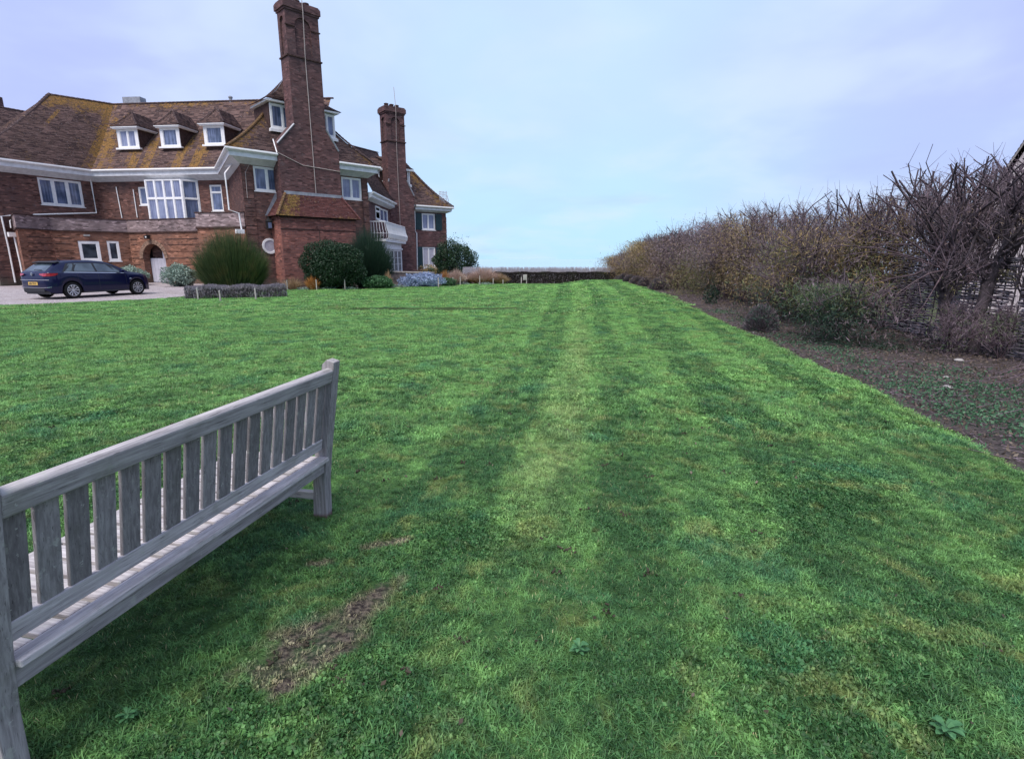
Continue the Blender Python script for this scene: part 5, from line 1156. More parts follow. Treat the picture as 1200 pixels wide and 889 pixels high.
# notice board on two legs
p0, p1 = gat(611, 333, 0), gat(617, 333.2, 0); t = thing('notice_board', 'small pale notice board on two legs in front of the far hedge', 'sign', (p0[0], p0[1], 0)); dx = p1[0]-p0[0]; hT = aty(614, 322, p0[1])[2]
MB().box(-.03, .02, -.02, .02, 0, hT*.78).build('leg', M['post'], t); MB().box(dx-.02, dx+.03, -.02, .02, 0, hT).build('leg', M['post'], t); MB().box(.10, dx+.03, -.055, -.02, hT*.45, hT+.02).build('board', M['post'], t)
MB().box(.13, dx, -.062, -.055, hT*.50, hT-.02).build('board_face', M['coping'], t)

# far hedge and the pale brush behind it
t = thing('far_hedge', 'low dark clipped hedge closing the far end of the lawn', 'hedge', (3.4, 34.6, 0)); rng = np.random.default_rng(9); n = 26000
C = np.stack([(rng.random(n)*2-1)*4.7, (rng.random(n)*2-1)*.45, rng.random(n)*.66], 1); top_ = rng.random(n) < .35; C[top_, 2] = .60+.09*rng.random(top_.sum()); fr_ = rng.random(n) < .4; C[fr_, 1] = -.45+.1*rng.random(fr_.sum()); C[:, 2] += .02*np.sin(C[:, 0]*4)
V, F = leaf_quads(C, .085, rng, .5); np_mesh('foliage', V, F, M['hedge_dark'], t, {'tint': rng.random(n)})
k = 500; A = np.stack([(rng.random(k)*2-1)*4.7, (rng.random(k)*2-1)*.4, np.zeros(k)], 1); B = A+np.stack([rng.normal(size=k)*.1, rng.normal(size=k)*.05, .55+.1*rng.random(k)], 1); V, F = tubes_np(A, B, .01, .005); np_mesh('stems', V, F, M['bark'], t)
t = thing('brush_screen', 'pale thin twiggy screen standing behind the far hedge', 'fence', (2.4, 36.0, -.05)); k = 3600
A = np.stack([(rng.random(k)*2-1)*5.6, (rng.random(k)*2-1)*.05, np.zeros(k)], 1); B = A+np.stack([rng.normal(size=k)*.05, rng.normal(size=k)*.02, .80+.26*rng.random(k)], 1); V, F = tubes_np(A, B, .013, .008); tag(np_mesh('twigs', V, F, M['reed'], t), kind='stuff')
for k in range(8): MB().tube([(-5.5+k*1.57, .03, 0), (-5.5+k*1.57, .03, .95)], .035, 6).build('fence_post', M['post'], t)
for z in (.3, .8): MB().tube([(-5.6, .05, z), (5.6, .05, z)], .015, 4).build('fence_wire', M['post'], t)

# ---- wattle hurdles along the right-hand border
FP = [(6.9, 1.0), (7.35, 5.0), (7.95, 8.6), (8.35, 12.0), (8.5, 18.), (8.45, 28.), (8.3, 38.5)]
fence = thing('wattle_fence', 'long woven hazel hurdle fence behind the shrubs along the right border', 'fence', (8, 10, 0))
def fence_pt(s):
    acc = 0
    for a, b in zip(FP, FP[1:]):
        L = math.dist(a, b)
        if s <= acc+L: t = (s-acc)/L; return np.array([a[0]+(b[0]-a[0])*t, a[1]+(b[1]-a[1])*t])
        acc += L
    return np.array(FP[-1])
tot = sum(math.dist(a, b) for a, b in zip(FP, FP[1:])); npan = int(tot/1.83)
for k in range(npan):
    a, b = fence_pt(k*tot/npan+.02), fence_pt((k+1)*tot/npan-.02); d = (b-a)/np.linalg.norm(b-a); n_ = np.array([-d[1], d[0]]); L = np.linalg.norm(b-a); rng = np.random.default_rng(300+k); z0 = tz(a[0]-1.5, a[1]); hh = 1.55+rng.random()*.06
    nst = 9; sx = np.linspace(.05, L-.05, nst); near = a[1] < 16
    V_, F_ = [], []; off = 0; rows_ = 58 if near else 36; segn = 16 if near else 8
    A, B, R = [], [], []
    for r in range(rows_):
        z = .03+(hh-.05)*(r+.5)/rows_+rng.normal()*.004; s0_ = rng.random()*.15; s1_ = L-rng.random()*.15; ss = np.linspace(s0_, s1_, segn+1); ph = PI*(r % 2)
        w_ = .030*np.cos(PI*(ss-.05)/(sx[1]-sx[0])+ph); zz_ = z+.012*np.sin(ss*3+rng.random()*6)+.004*rng.normal(size=segn+1); pts = np.stack([a[0]+d[0]*ss+n_[0]*w_, a[1]+d[1]*ss+n_[1]*w_, z0+zz_], 1)
        if rng.random() < .04: continue
        A.append(pts[:-1]); B.append(pts[1:]); R.append(np.full(segn, (.0135 if near else .018)*(.75+.5*rng.random())))
    V, F = tubes_np(np.concatenate(A), np.concatenate(B), np.concatenate(R), np.concatenate(R)*.95, 4 if near else 3)
    o = np_mesh('woven_rods', V, F, M['wattle'], fence); tag(o, kind='stuff')
    for x in sx: q = a+d*x; MB().tube([(q[0], q[1], z0-.1), (q[0]+rng.normal()*.01, q[1], z0+hh+.02+rng.random()*.05)], .012, 6).build('stake', M['stake'], fence)

# ---- tamarisk shrubs: pruned branches, twigs and feathery clumps
def tamarisk(name, label, loc, seed, H, R, ftypes, nl, twigs=420, trunk=.07, group=None, lean=(0, 0), top=.35, cat='shrub', fdens=1., leafs=.10, tw=.006, uplim=1.0, shoots=16, sr_=.008, sl_=.55):
    t = plant(name, label, cat, loc, group); rng = np.random.default_rng(seed)
    A, B, RA_, RB_ = [], [], [], []; tips = []
    def grow(p, d, L, r, lev):
        n = 3; q = p
        for k in range(n):
            d2 = d+rng.normal(size=3)*.13; d2[2] += .05; d2 /= np.linalg.norm(d2); e = q+d2*L/n; A.append(q); B.append(e); RA_.append(r*(1-.18*k)); RB_.append(r*(1-.18*(k+1))); q, d = e, d2
            if lev < 2 and k > 0 or (lev == 2 and rng.random() < .5):
                m = 2 if lev == 0 else 1
                for _ in range(m):
                    if lev < 3:
                        dd = d+rng.normal(size=3)*.55; dd[2] = abs(dd[2])*.8+.25; dd /= np.linalg.norm(dd); grow(q, dd, L*(.55+.35*rng.random()), r*.58, lev+1)
        tips.append((q, d, lev))
    pol = cat == 'tree'; nb = 9 if pol else 6
    base = np.zeros(3)
    if pol:
        tp = np.array([lean[0], lean[1], H*.42]); mid = tp*.5+rng.normal(size=3)*.04; A.extend([base, mid]); B.extend([mid, tp]); RA_.extend([trunk, trunk*.85]); RB_.extend([trunk*.85, trunk*1.05]); base = tp
    hh = H-base[2]
    for k in range(nb):
        a = 2*PI*k/nb+rng.random()*.7; sp = .35+.65*rng.random(); d = np.array([math.cos(a)*sp*R/hh*1.3, math.sin(a)*sp*R/hh*1.3, 1.]); d /= np.linalg.norm(d)
        grow(base+np.array([math.cos(a), math.sin(a), 0])*trunk*.5, d, hh*(.50+.2*rng.random()), trunk*(.42+.2*rng.random()) if pol else trunk*.45, 0)
    A_, B_ = np.array(A), np.array(B); ra, rb2 = np.array(RA_), np.array(RB_)
    b0z = base[2]; zm = np.percentile(B_[:, 2], 96); kz = (H*.95-b0z)/(zm-b0z)
    rm = np.percentile(np.hypot(B_[:, 0]-base[0], B_[:, 1]-base[1]), 95); kr = min(1.4, R*1.05/rm)
    def sq(P):
        P = np.array(P, float); hi = P[:, 2] > b0z; P[hi, 2] = b0z+(P[hi, 2]-b0z)*kz; P[hi, :2] = base[:2]+(P[hi, :2]-base[:2])*kr; P[:, 2] = np.minimum(P[:, 2], H*1.0)
        rr_ = np.hypot(*(P[:, :2]-base[:2]).T)+1e-6; P[:, :2] = base[:2]+(P[:, :2]-base[:2])*np.minimum(1, R*1.15/rr_)[:, None]; return P
    A_, B_ = sq(A_), sq(B_)
    V, F = tubes_np(A_, B_, ra, rb2, 5); np_mesh('branches', V, F, M['bark' if pol else 'bark_red'], t)
    # straight cut shoots at the top and fine twigs inside
    TP = sq([q for q, d, l in tips]); TD = np.array([d for q, d, l in tips])
    k = rng.integers(0, len(TP), twigs); a0 = TP[k]-TD[k]*rng.random((twigs, 1))*.4; dd = TD[k]+rng.normal(size=(twigs, 3))*.42; dd[:, 2] = np.abs(dd[:, 2])+.25; dd /= np.linalg.norm(dd, axis=1)[:, None]; LL = top*(.3+rng.random((twigs, 1)))
    b0 = a0+dd*LL; cut_ = H*uplim*(.93+.16*rng.random(twigs)); f_ = np.clip((cut_-a0[:, 2])/np.maximum(b0[:, 2]-a0[:, 2], 1e-3), .15, 1.)[:, None]; b0 = a0+(b0-a0)*f_
    V, F = tubes_np(a0, b0, tw*1.3, tw*.6, 3); tag(np_mesh('twigs', V, F, M['cut'], t), kind='stuff')
    m = twigs*3; k = rng.integers(0, len(b0), m); f = rng.random((m, 1)); a1 = a0[k]*(1-f)+b0[k]*f; d1 = rng.normal(size=(m, 3)); d1[:, 2] += .4; d1 /= np.linalg.norm(d1, axis=1)[:, None]; b1 = a1+d1*.16*(.4+rng.random((m, 1))); V, F = tubes_np(a1, b1, tw*.55, tw*.3, 3); tag(np_mesh('fine_twigs', V, F, M['cut'], t), kind='stuff')
    if shoots:       # straight cut shoots standing out of the top
        hi = TP[TP[:, 2] > np.percentile(TP[:, 2], 55)]; k = rng.integers(0, len(hi), shoots); a2 = hi[k]-np.array([0, 0, .15]); d2 = rng.normal(size=(shoots, 3))*np.array([.5, .45, .2])+np.array([-.15, -.1, .75]); d2 /= np.linalg.norm(d2, axis=1)[:, None]
        b2 = a2+d2*sl_*(.5+.8*rng.random((shoots, 1))); top_z = H*1.0+.04+.30*rng.random(shoots)**1.5; f2 = np.clip((top_z-a2[:, 2])/np.maximum(b2[:, 2]-a2[:, 2], .01), .2, 1.)[:, None]; b2 = a2+(b2-a2)*f2
        m2 = (a2+b2)/2+rng.normal(size=(shoots, 3))*.045*sl_; rs = sr_*(.6+.8*rng.random(shoots)); V, F = tubes_np(np.concatenate([a2, m2]), np.concatenate([m2, b2]), np.concatenate([rs*1.1, rs]), np.concatenate([rs, rs*.8]), 5); tag(np_mesh('cut_shoots', V, F, M['shoot'], t), kind='stuff')
        ms_ = shoots*4; k = rng.integers(0, shoots, ms_); f = rng.random((ms_, 1)); q0 = m2[k]*(1-f)+b2[k]*f; qd = (b2-m2)[k]/np.linalg.norm((b2-m2)[k], axis=1)[:, None]+rng.normal(size=(ms_, 3))*.5; q1 = q0+qd*(.06+.22*rng.random((ms_, 1))); V, F = tubes_np(q0, q1, tw*.8, tw*.3, 3); tag(np_mesh('side_twigs', V, F, M['cut'], t), kind='stuff')
    for (mat, share, zlo, zhi, rr, nc) in ftypes:      # clumps of feathery leaf
        C0_ = np.stack([rng.normal(size=nc)*R*.55, rng.normal(size=nc)*R*.45, H*(zlo+(zhi-zlo)*rng.random(nc))], 1); per = int(nl*share/nc)
        pts = (C0_[:, None]+rng.normal(size=(nc, per, 3))*np.array([rr, rr, rr*.75])*.5*(.6+.8*rng.random((nc, 1, 1)))).reshape(-1, 3); pts[:, 2] = np.maximum(pts[:, 2], .04)
        ok = pts[:, 2] < H*uplim*.98; pts = pts[ok]
        V, F = leaf_quads(pts, leafs, rng, .13, (0, 0, 1), .35); np_mesh('foliage', V, F, M[mat], t, {'tint': rng.random(len(pts))})
    return t
HX = [(6, 7.9), (9, 7.5), (12, 7.35), (16, 7.2), (22, 7.35), (30, 7.4), (39, 7.6)]
HH = [(6, 2.9), (9, 2.75), (12, 2.65), (16, 2.55), (22, 2.35), (30, 2.05), (35, 1.75), (39, 1.5)]
desc = ['ochre-tipped', 'purple-brown twiggy', 'olive-brown bushy', 'brown feathery', 'reddish bare-topped']
OC, BR, OL, GR = 'tam_ochre', 'tam_brown', 'tam_olive', 'tam_grey'
kinds = [[(OC, .7, .25, .85, .9, 9), (BR, .3, .1, .8, .8, 6)], [(BR, .8, .1, .8, .9, 9), (GR, .2, .3, .95, .8, 6)], [(OL, .6, .15, .65, .8, 8), (OC, .4, .35, .85, .7, 6)], [(BR, .6, .15, .9, .9, 9), (OC, .4, .2, .75, .8, 6)], [(BR, .5, .1, .7, .9, 8), (GR, .5, .3, .95, .9, 8)]]
Y = 12.6; k = 0
order = ['third', 'fourth', 'fifth', 'sixth', 'seventh', 'eighth', 'ninth', 'tenth', 'eleventh', 'twelfth', 'thirteenth', 'fourteenth', 'fifteenth', 'sixteenth', 'seventeenth', 'eighteenth', 'nineteenth', 'twentieth', 'twenty-first', 'twenty-second', 'twenty-third', 'twenty-fourth', 'twenty-fifth']
seq = [2, 1, 0, 0, 4, 2, 1, 3, 4, 1, 3, 0, 3, 3, 1, 3, 0, 3, 0, 3, 2, 3, 3]
while Y < 38.6:
    kd = seq[k % len(seq)]; x = interp(Y, HX)+random.Random(k).uniform(-.22, .22); H = interp(Y, HH)*(.94+.12*random.Random(k+50).random()); near = Y < 20
    tamarisk('tamarisk_shrub', '%s tamarisk shrub, %s along the hedge from the twin-trunked pollard' % (desc[kd], order[k]), (x, Y, tz(x, Y)), 400+k, H, .95, kinds[kd], 12000 if near else 9000, 460 if near else 380, .055, 'tamarisk shrubs of the right-hand hedge', top=.42, leafs=.085 if near else .11, tw=.0055 if near else .007, shoots=60, sr_=.009 if near else .011, sl_=.6)
    Y += 1.22+.25*random.Random(k+9).random(); k += 1
# nearer pollards with thick trunks
pk_ = dict(cat='tree', leafs=.055)
tamarisk('pollard_tamarisk', 'pollarded tamarisk with thick mossy leaning trunk nearest the right edge', (7.62, 8.7, -.04), 501, 2.85, 1.0, [(GR, .45, .72, .94, .8, 7), (BR, .3, .7, .9, .6, 5), (OL, .25, .38, .50, .30, 3)], 1500, 200, .095, lean=(.18, .15), top=.6, tw=.006, shoots=46, sr_=.014, sl_=.95, **pk_)
st_ = tamarisk('pollard_tamarisk', 'short gnarled tamarisk stump with knuckled head left of the mossy trunk', (7.45, 9.0, -.04), 502, 1.75, .45, [(GR, 1., .5, .9, .4, 5)], 500, 90, .075, lean=(-.12, .1), top=.4, tw=.006, shoots=12, sr_=.010, sl_=.8, **pk_)
tamarisk('pollard_tamarisk', 'wide bare-branched tamarisk with long arching shoots over the fence gap', (8.3, 10.2, -.04), 503, 3.0, 1.3, [(GR, .4, .74, .94, .8, 10), (BR, .6, .74, .92, .8, 9)], 2600, 330, .09, lean=(-.1, .0), top=.6, tw=.006, shoots=60, sr_=.013, sl_=1.0, **pk_)
tamarisk('pollard_tamarisk', 'bare tamarisk with a few thick cut stems rising above the hedge', (8.0, 12.0, -.04), 504, 2.75, 1.1, [(OL, .3, .45, .85, .7, 8), (OC, .7, .45, .92, .7, 10)], 9500, 300, .08, top=.6, tw=.006, shoots=36, sr_=.013, sl_=.9, **pk_)
tamarisk('pollard_tamarisk', 'bare tamarisk cut off by the right edge of the view', (8.6, 7.6, -.04), 505, 3.0, 1.1, [(GR, .6, .6, .92, .9, 8), (BR, .4, .6, .85, .9, 8)], 1800, 300, .09, top=.7, tw=.006, shoots=46, sr_=.014, sl_=1., **pk_)
tamarisk('tamarisk_shrub', 'tangled purple-grey tamarisk behind the fence between the two pollards', (8.95, 10.6, -.04), 508, 2.75, 1.3, [(GR, .6, .62, .95, .8, 10), (BR, .4, .62, .9, .8, 8)], 2600, 300, .06, top=.6, tw=.0055, shoots=70, sr_=.010, sl_=.8, leafs=.055)
tamarisk('tamarisk_shrub', 'tangled bare tamarisk behind the fence at the right edge', (9.0, 8.9, -.04), 509, 2.85, 1.3, [(GR, .6, .62, .95, .8, 10), (BR, .4, .62, .9, .8, 8)], 2400, 300, .06, top=.6, tw=.0055, shoots=70, sr_=.010, sl_=.9, leafs=.055)
tamarisk('tamarisk_shrub', 'thin arching bare shrub sprawling over the low dark bush', (7.0, 12.1, -.04), 510, 2.2, 1.25, [(OC, .45, .45, .95, .6, 8), ('leaf_sage', .35, .3, .7, .6, 6), (GR, .3, .3, .9, .8, 6)], 6000, 520, .045, top=.7, tw=.005, shoots=50, sr_=.008, sl_=.9)
rg = np.random.default_rng(61); A_, B_, R_ = [], [], []; h0 = np.array([-.12, .1, 1.38])
for (px, py, yy) in ((1000, 255, 9.3), (948, 292, 9.6), (1012, 335, 9.2), (1035, 205, 9.2), (985, 300, 8.8), (1060, 232, 9.4), (1085, 190, 9.0), (1130, 185, 8.8), (1050, 345, 8.7), (1075, 370, 8.6), (1160, 215, 8.6), (1020, 285, 9.8), (1145, 330, 8.6), (1100, 240, 9.2)):
    e = np.array(aty(px, py, yy))-np.array([7.45, 9.0, -.04]); mid = (h0+e)/2+np.array([0, 0, .10+.10*rg.random()])+rg.normal(size=3)*.05; s_ = h0+rg.normal(size=3)*.06; q1_ = (s_+mid)/2+rg.normal(size=3)*.03+np.array([0, 0, .03]); q2_ = (mid+e)/2+rg.normal(size=3)*.03+np.array([0, 0, .02]); ch_ = [s_, q1_, mid, q2_, e]; r0 = .014+.008*rg.random()
    for k in range(4): A_.append(ch_[k]); B_.append(ch_[k+1]); R_.append(r0*(1-.18*k))
    for _ in range(5): f = rg.random(); p_ = mid*(1-f)+e*f; A_.append(p_); B_.append(p_+(e-mid)*.25+rg.normal(size=3)*.14); R_.append(.005)
V, F = tubes_np(A_, B_, np.array(R_), np.array(R_)*.82, 5); tag(np_mesh('long_shoots', V, F, M['bark_red'], st_), kind='stuff')
tamarisk('tamarisk_shrub', 'dense tan-brown tamarisk filling the hedge line left of the gnarled stump', (8.85, 12.1, -.04), 511, 2.75, 1.3, [(BR, .4, .45, .95, .9, 10), (OC, .6, .4, .9, .8, 10)], 9000, 480, .06, top=.6, tw=.0055, shoots=70, sr_=.010, sl_=.7, leafs=.08)
for x_, y_, s_, lb in ((7.25, 8.75, 601, 'small twiggy growth round the foot of the gnarled stump'), (7.75, 8.35, 602, 'small olive growth round the foot of the mossy trunk')):
    tamarisk('twiggy_undergrowth', lb, (x_, y_, -.04), s_, .80, .38, [('leaf_sage', .5, .2, .95, .4, 6), (GR, .5, .1, .9, .4, 6)], 1500, 160, .03, top=.35, tw=.004, shoots=14, sr_=.004, sl_=.35, leafs=.05)
# low bushes in the border
tamarisk('spiky_dark_bush', 'low dark spiky bush with a green top in the border', (6.30, 10.1, -.04), 506, 1.12, .85, [(GR, .12, .05, .7, .7, 9), ('leaf_sage', .43, .55, .98, .45, 6), ('leaf_pine', .45, .05, .6, .6, 8)], 11000, 170, .05, top=.5, tw=.006, leafs=.09)
tamarisk('spiky_dark_bush', 'olive-green low bush behind the small dark ball bush', (6.95, 13.2, -.04), 507, 1.4, .85, [('leaf_sage', .6, .2, .95, .7, 8), (OC, .4, .3, .9, .6, 6)], 6200, 260, .05, top=.45, tw=.006, leafs=.09)
def ball(x, y, r, h, lab, seed):
    t = plant('ball_bush', lab, 'shrub', (x, y, tz(x, y)-.01)); rng = np.random.default_rng(seed); n = int(5200*min(1, r/.42)**2)+900
    d = rdirs(rng, n); d[:, 2] = np.abs(d[:, 2]); C = d*np.array([r, r, h])*(.72+.28*rng.random((n, 1))); C[:, 2] += .02; up = d*1.+np.array([0, 0, .6]); up /= np.linalg.norm(up, axis=1)[:, None]
    V, F = leaf_quads(C, .085, rng, .13, up, .75); np_mesh('foliage', V, F, M['lavender_dark'], t, {'tint': rng.random(n)})
    V, F = tubes_np(np.zeros((120, 3)), C[:120], .006, .003); np_mesh('stems', V, F, M['bark'], t)
ball(5.33, 11.4, .36, .56, 'small dark rounded lavender ball standing alone near the lawn edge', 1)
ball(6.05, 22.2, .42, .52, 'dark lavender ball in the middle of the border, farther off', 2)
ball(6.1, 24.6, .40, .46, 'dark lavender ball just beyond the middle one', 3)
for q, (x, y) in enumerate(((6.25, 27.0), (6.4, 29.3), (6.55, 31.6), (6.7, 33.8))): ball(x, y, .42, .42, ('dark lavender ball, third of the far row', 'dark lavender ball, fourth of the far row', 'dark lavender ball, fifth of the far row', 'dark lavender ball at the far end of the border')[q], 10+q)
t = plant('ivy_clump', 'small bluish green clump at the foot of the hedge', 'plant', (6.0, 16.2, .10)); leafy(t, 500, (.24, .2, .34), .055, 'leaf_pine', 33, .6, .2, .7, stems=0)

# ---- dry leaves, weeds and twigs of the border
def border_pts(rng, n, y0, y1, lo, hi):
    y = y0+(y1-y0)*rng.random(n); xr = np.interp(y, [p[0] for p in XR], [p[1] for p in XR]); x = xr+lo+(hi-lo)*rng.random(n); return x, y, hgt(xr-.1, y)-.035
rng = np.random.default_rng(77); n = 15000; x, y, z = border_pts(rng, n, 2., 20., .02, 3.4)
V, F = leaf_quads(np.stack([x, y, z+.012+.015*rng.random(n)], 1), .040, rng, .45); tag(np_mesh('leaf_litter', V, F, M['litter'], None, {'tint': rng.random(n)}), kind='stuff')
n = 3500; x, y, z = border_pts(rng, n, 2., 24., .1, 3.4); A = np.stack([x, y, z+.015], 1); d = rng.normal(size=(n, 3)); d[:, 2] *= .12; d /= np.linalg.norm(d, axis=1)[:, None]; V, F = tubes_np(A, A+d*(.06+.28*rng.random((n, 1))), .004, .002); tag(np_mesh('fallen_twigs', V, F, M['cut']), kind='stuff')
wc = [(4.75, 6.1, .35, 500), (5.3, 6.4, .5, 700), (4.55, 5.2, .3, 450), (5.1, 5.3, .5, 800), (4.9, 4.6, .4, 700), (4.5, 4.3, .2, 250), (5.6, 5.9, .4, 400), (5.2, 8.0, .35, 350), (5.35, 8.9, .3, 450), (5.1, 9.7, .2, 150), (5.4, 10.4, .25, 200), (5.6, 12.6, .3, 250), (5.5, 14.2, .3, 260), (4.75, 7.1, .15, 120), (6.1, 7.3, .4, 260), (5.5, 4.4, .5, 400), (4.6, 3.6, .35, 300)]
P_, S_ = [], []
for cx_, cy_, r_, n in wc:
    n = int(n*1.0); q = rng.normal(size=(n, 2))*r_*.75; P_.append(np.stack([cx_+q[:, 0], cy_+q[:, 1], np.full(n, -.02)+.05*rng.random(n)], 1))
P_ = np.concatenate(P_); P_[:, 2] += np.array([float(hgt(interp(b, XR)-.1, b)) for a, b in P_[:, :2]]); V, F = leaf_quads(P_, .034, rng, .5); tag(np_mesh('weeds', V, F, M['weed'], None, {'tint': rng.random(len(P_))}), kind='stuff')
for k, (x, y, r) in enumerate(((5.25, 6.25, .05), (5.75, 6.9, .03), (6.9, 8.1, .06), (5.0, 11.0, .03), (4.62, 3.75, .04))):
    o = MB().ring([[(math.cos(a)*rr*1.3, math.sin(a)*rr, zz) for a in np.linspace(0, 2*PI, 8)[:-1]] for rr, zz in ((r*.7, 0), (r, r*.4), (r*.5, r*.8))]).build('pale_stone', M['coping']); o.location = (x, y, tz(x, y)); tag(o, ('pale stone among the weeds of the border', 'tiny pale stone on the bare soil', 'pale stone at the foot of the fence', 'tiny pale stone by the ball bush', 'pale flint at the lawn edge near the right')[k], 'stone')
t = plant('cut_stem_bundle', 'loose heap of pale cut stems lying against the fence', 'branches', (6.55, 6.1, -.03)); n = 90; A = np.stack([rng.random(n)*.9, rng.random(n)*.4, .02+rng.random(n)*.12], 1); B = A+np.stack([-.55-.3*rng.random(n), -.35+.2*rng.normal(size=n), .12*rng.random(n)-.03], 1); A[:, 2] += .25; V, F = tubes_np(A, B, .006, .004); np_mesh('stems', V, F, M['cut'], t)

# neighbour's pale gabled house beyond the fence
nb_ = thing('neighbour_house', 'pale rendered gabled house beyond the hedge at the right edge', 'house', (17, 18, 0))
g0 = aty(1166, 214, 16.5); FN = Frame(g0[:2], (g0[0]+.76, g0[1]-.65)); FN = Frame(FN.p(-.55, 0)[:2], FN.p(8, 0)[:2])
h1, h2 = FN.hit(1166, 214), FN.hit(1203, 160); sl = (h2[1]-h1[1])/(h2[0]-h1[0]); AX = 2.9; Z0 = h1[1]-h1[0]*sl; AZ = Z0+AX*sl; DP = -8
print('nb', h1, h2, sl, AZ)
mb = MB(); WN = 2*AX; gp = [(.25, -.2), (WN-.25, -.2), (WN-.25, Z0+.1), (AX, AZ-.25), (.25, Z0+.1)]
for o_ in (0, DP): mb.face([FN.p(u, z, o_) for u, z in gp])
for u in (.25, WN-.25): mb.face([FN.p(u, -.2, 0), FN.p(u, Z0+.1, 0), FN.p(u, Z0+.1, DP), FN.p(u, -.2, DP)])
mb.build('wall', M['render'], nb_)
roof_patch(FN.p(0, Z0-.1, DP), FN.p(0, Z0-.1, .2), FN.p(AX, AZ, .2), FN.p(AX, AZ, DP), nb_, sag=0.); roof_patch(FN.p(WN, Z0-.1, .2), FN.p(WN, Z0-.1, DP), FN.p(AX, AZ, DP), FN.p(AX, AZ, .2), nb_, sag=0.)
MB().tube([FN.p(0, Z0-.14, .22), FN.p(AX, AZ-.04, .22), FN.p(WN, Z0-.14, .22)], .05, 4).build('bargeboard', M['wood'], nb_)
unlist = []

# fallen leaves, worm casts and weed rosettes on the lawn
rng = np.random.default_rng(31); n = 170; y = 1.4+14*rng.random(n)**1.3; x = (rng.random(n)*2-1)*(y*1.0+.3); ok = (x > np.interp(y, [p[0] for p in XL], [p[1] for p in XL])) & (x < np.interp(y, [p[0] for p in XR], [p[1] for p in XR])); x, y = x[ok], y[ok]; n = len(x)
V, F = leaf_quads(np.stack([x, y, hgt(x, y)+.022], 1), .022, rng, .6); tag(np_mesh('fallen_leaves', V, F, M['litter'], None, {'tint': rng.random(n)}), kind='stuff')
n = 260; y = 1.6+13*rng.random(n); x = -1+(rng.random(n)*2-1)*y*.95; ok = (x < np.interp(y, [p[0] for p in XR], [p[1] for p in XR])-.1) & (x > np.interp(y, [p[0] for p in XL], [p[1] for p in XL])); x, y = x[ok], y[ok]; n = len(x); m = 7
c = np.repeat(np.stack([x, y, hgt(x, y)+.010], 1), m, 0)+rng.normal(size=(n*m, 3))*np.array([.014, .014, .004]); V, F = tubes_np(c, c+rng.normal(size=c.shape)*np.array([.010, .010, .004])+np.array([0, 0, .006]), .006, .004, 5); tag(np_mesh('worm_casts', V, F, M['cast']), kind='stuff')
def rosette(px, py, r, seed, lab):
    p = gat(px, py, .0); r *= .62; t = plant('weed_rosette', lab, 'weed', (p[0], p[1], float(hgt(p[0], p[1]))+.012)); rg = np.random.default_rng(seed); V = []; F = []
    for k in range(15):
        a = k*2.4+rg.random()*.4; L = r*(.5+.5*rg.random()); w_ = L*.22; d = np.array([math.cos(a), math.sin(a), 0]); s = np.array([-d[1], d[0], 0]); el = .25+.35*rg.random(); base = len(V)
        for tt, ww in ((0.1, .3), (.4, .8), (.7, 1.), (.9, .6), (1., .05)):
            c = d*L*tt; c = c+np.array([0, 0, L*el*math.sin(tt*2.2)+.002*k]); V += [c-s*w_*ww+np.array([0, 0, .15*w_*ww]), c, c+s*w_*ww+np.array([0, 0, .15*w_*ww])]
        for q in range(4):
            for e in (0, 1): o_ = base+q*3+e; F.append([o_, o_+1, o_+4, o_+3])
    np_mesh('leaf', V, F, M['rosette'], t, {'tint': rg.random(len(F))})
rosette(678, 770, .075, 1, 'flat weed rosette in the lawn right of the bare patch'); rosette(1105, 868, .085, 2, 'broad-leaved weed rosette near the bottom right corner of the lawn'); rosette(150, 845, .06, 4, 'weed rosette in the grass near the near bench leg')

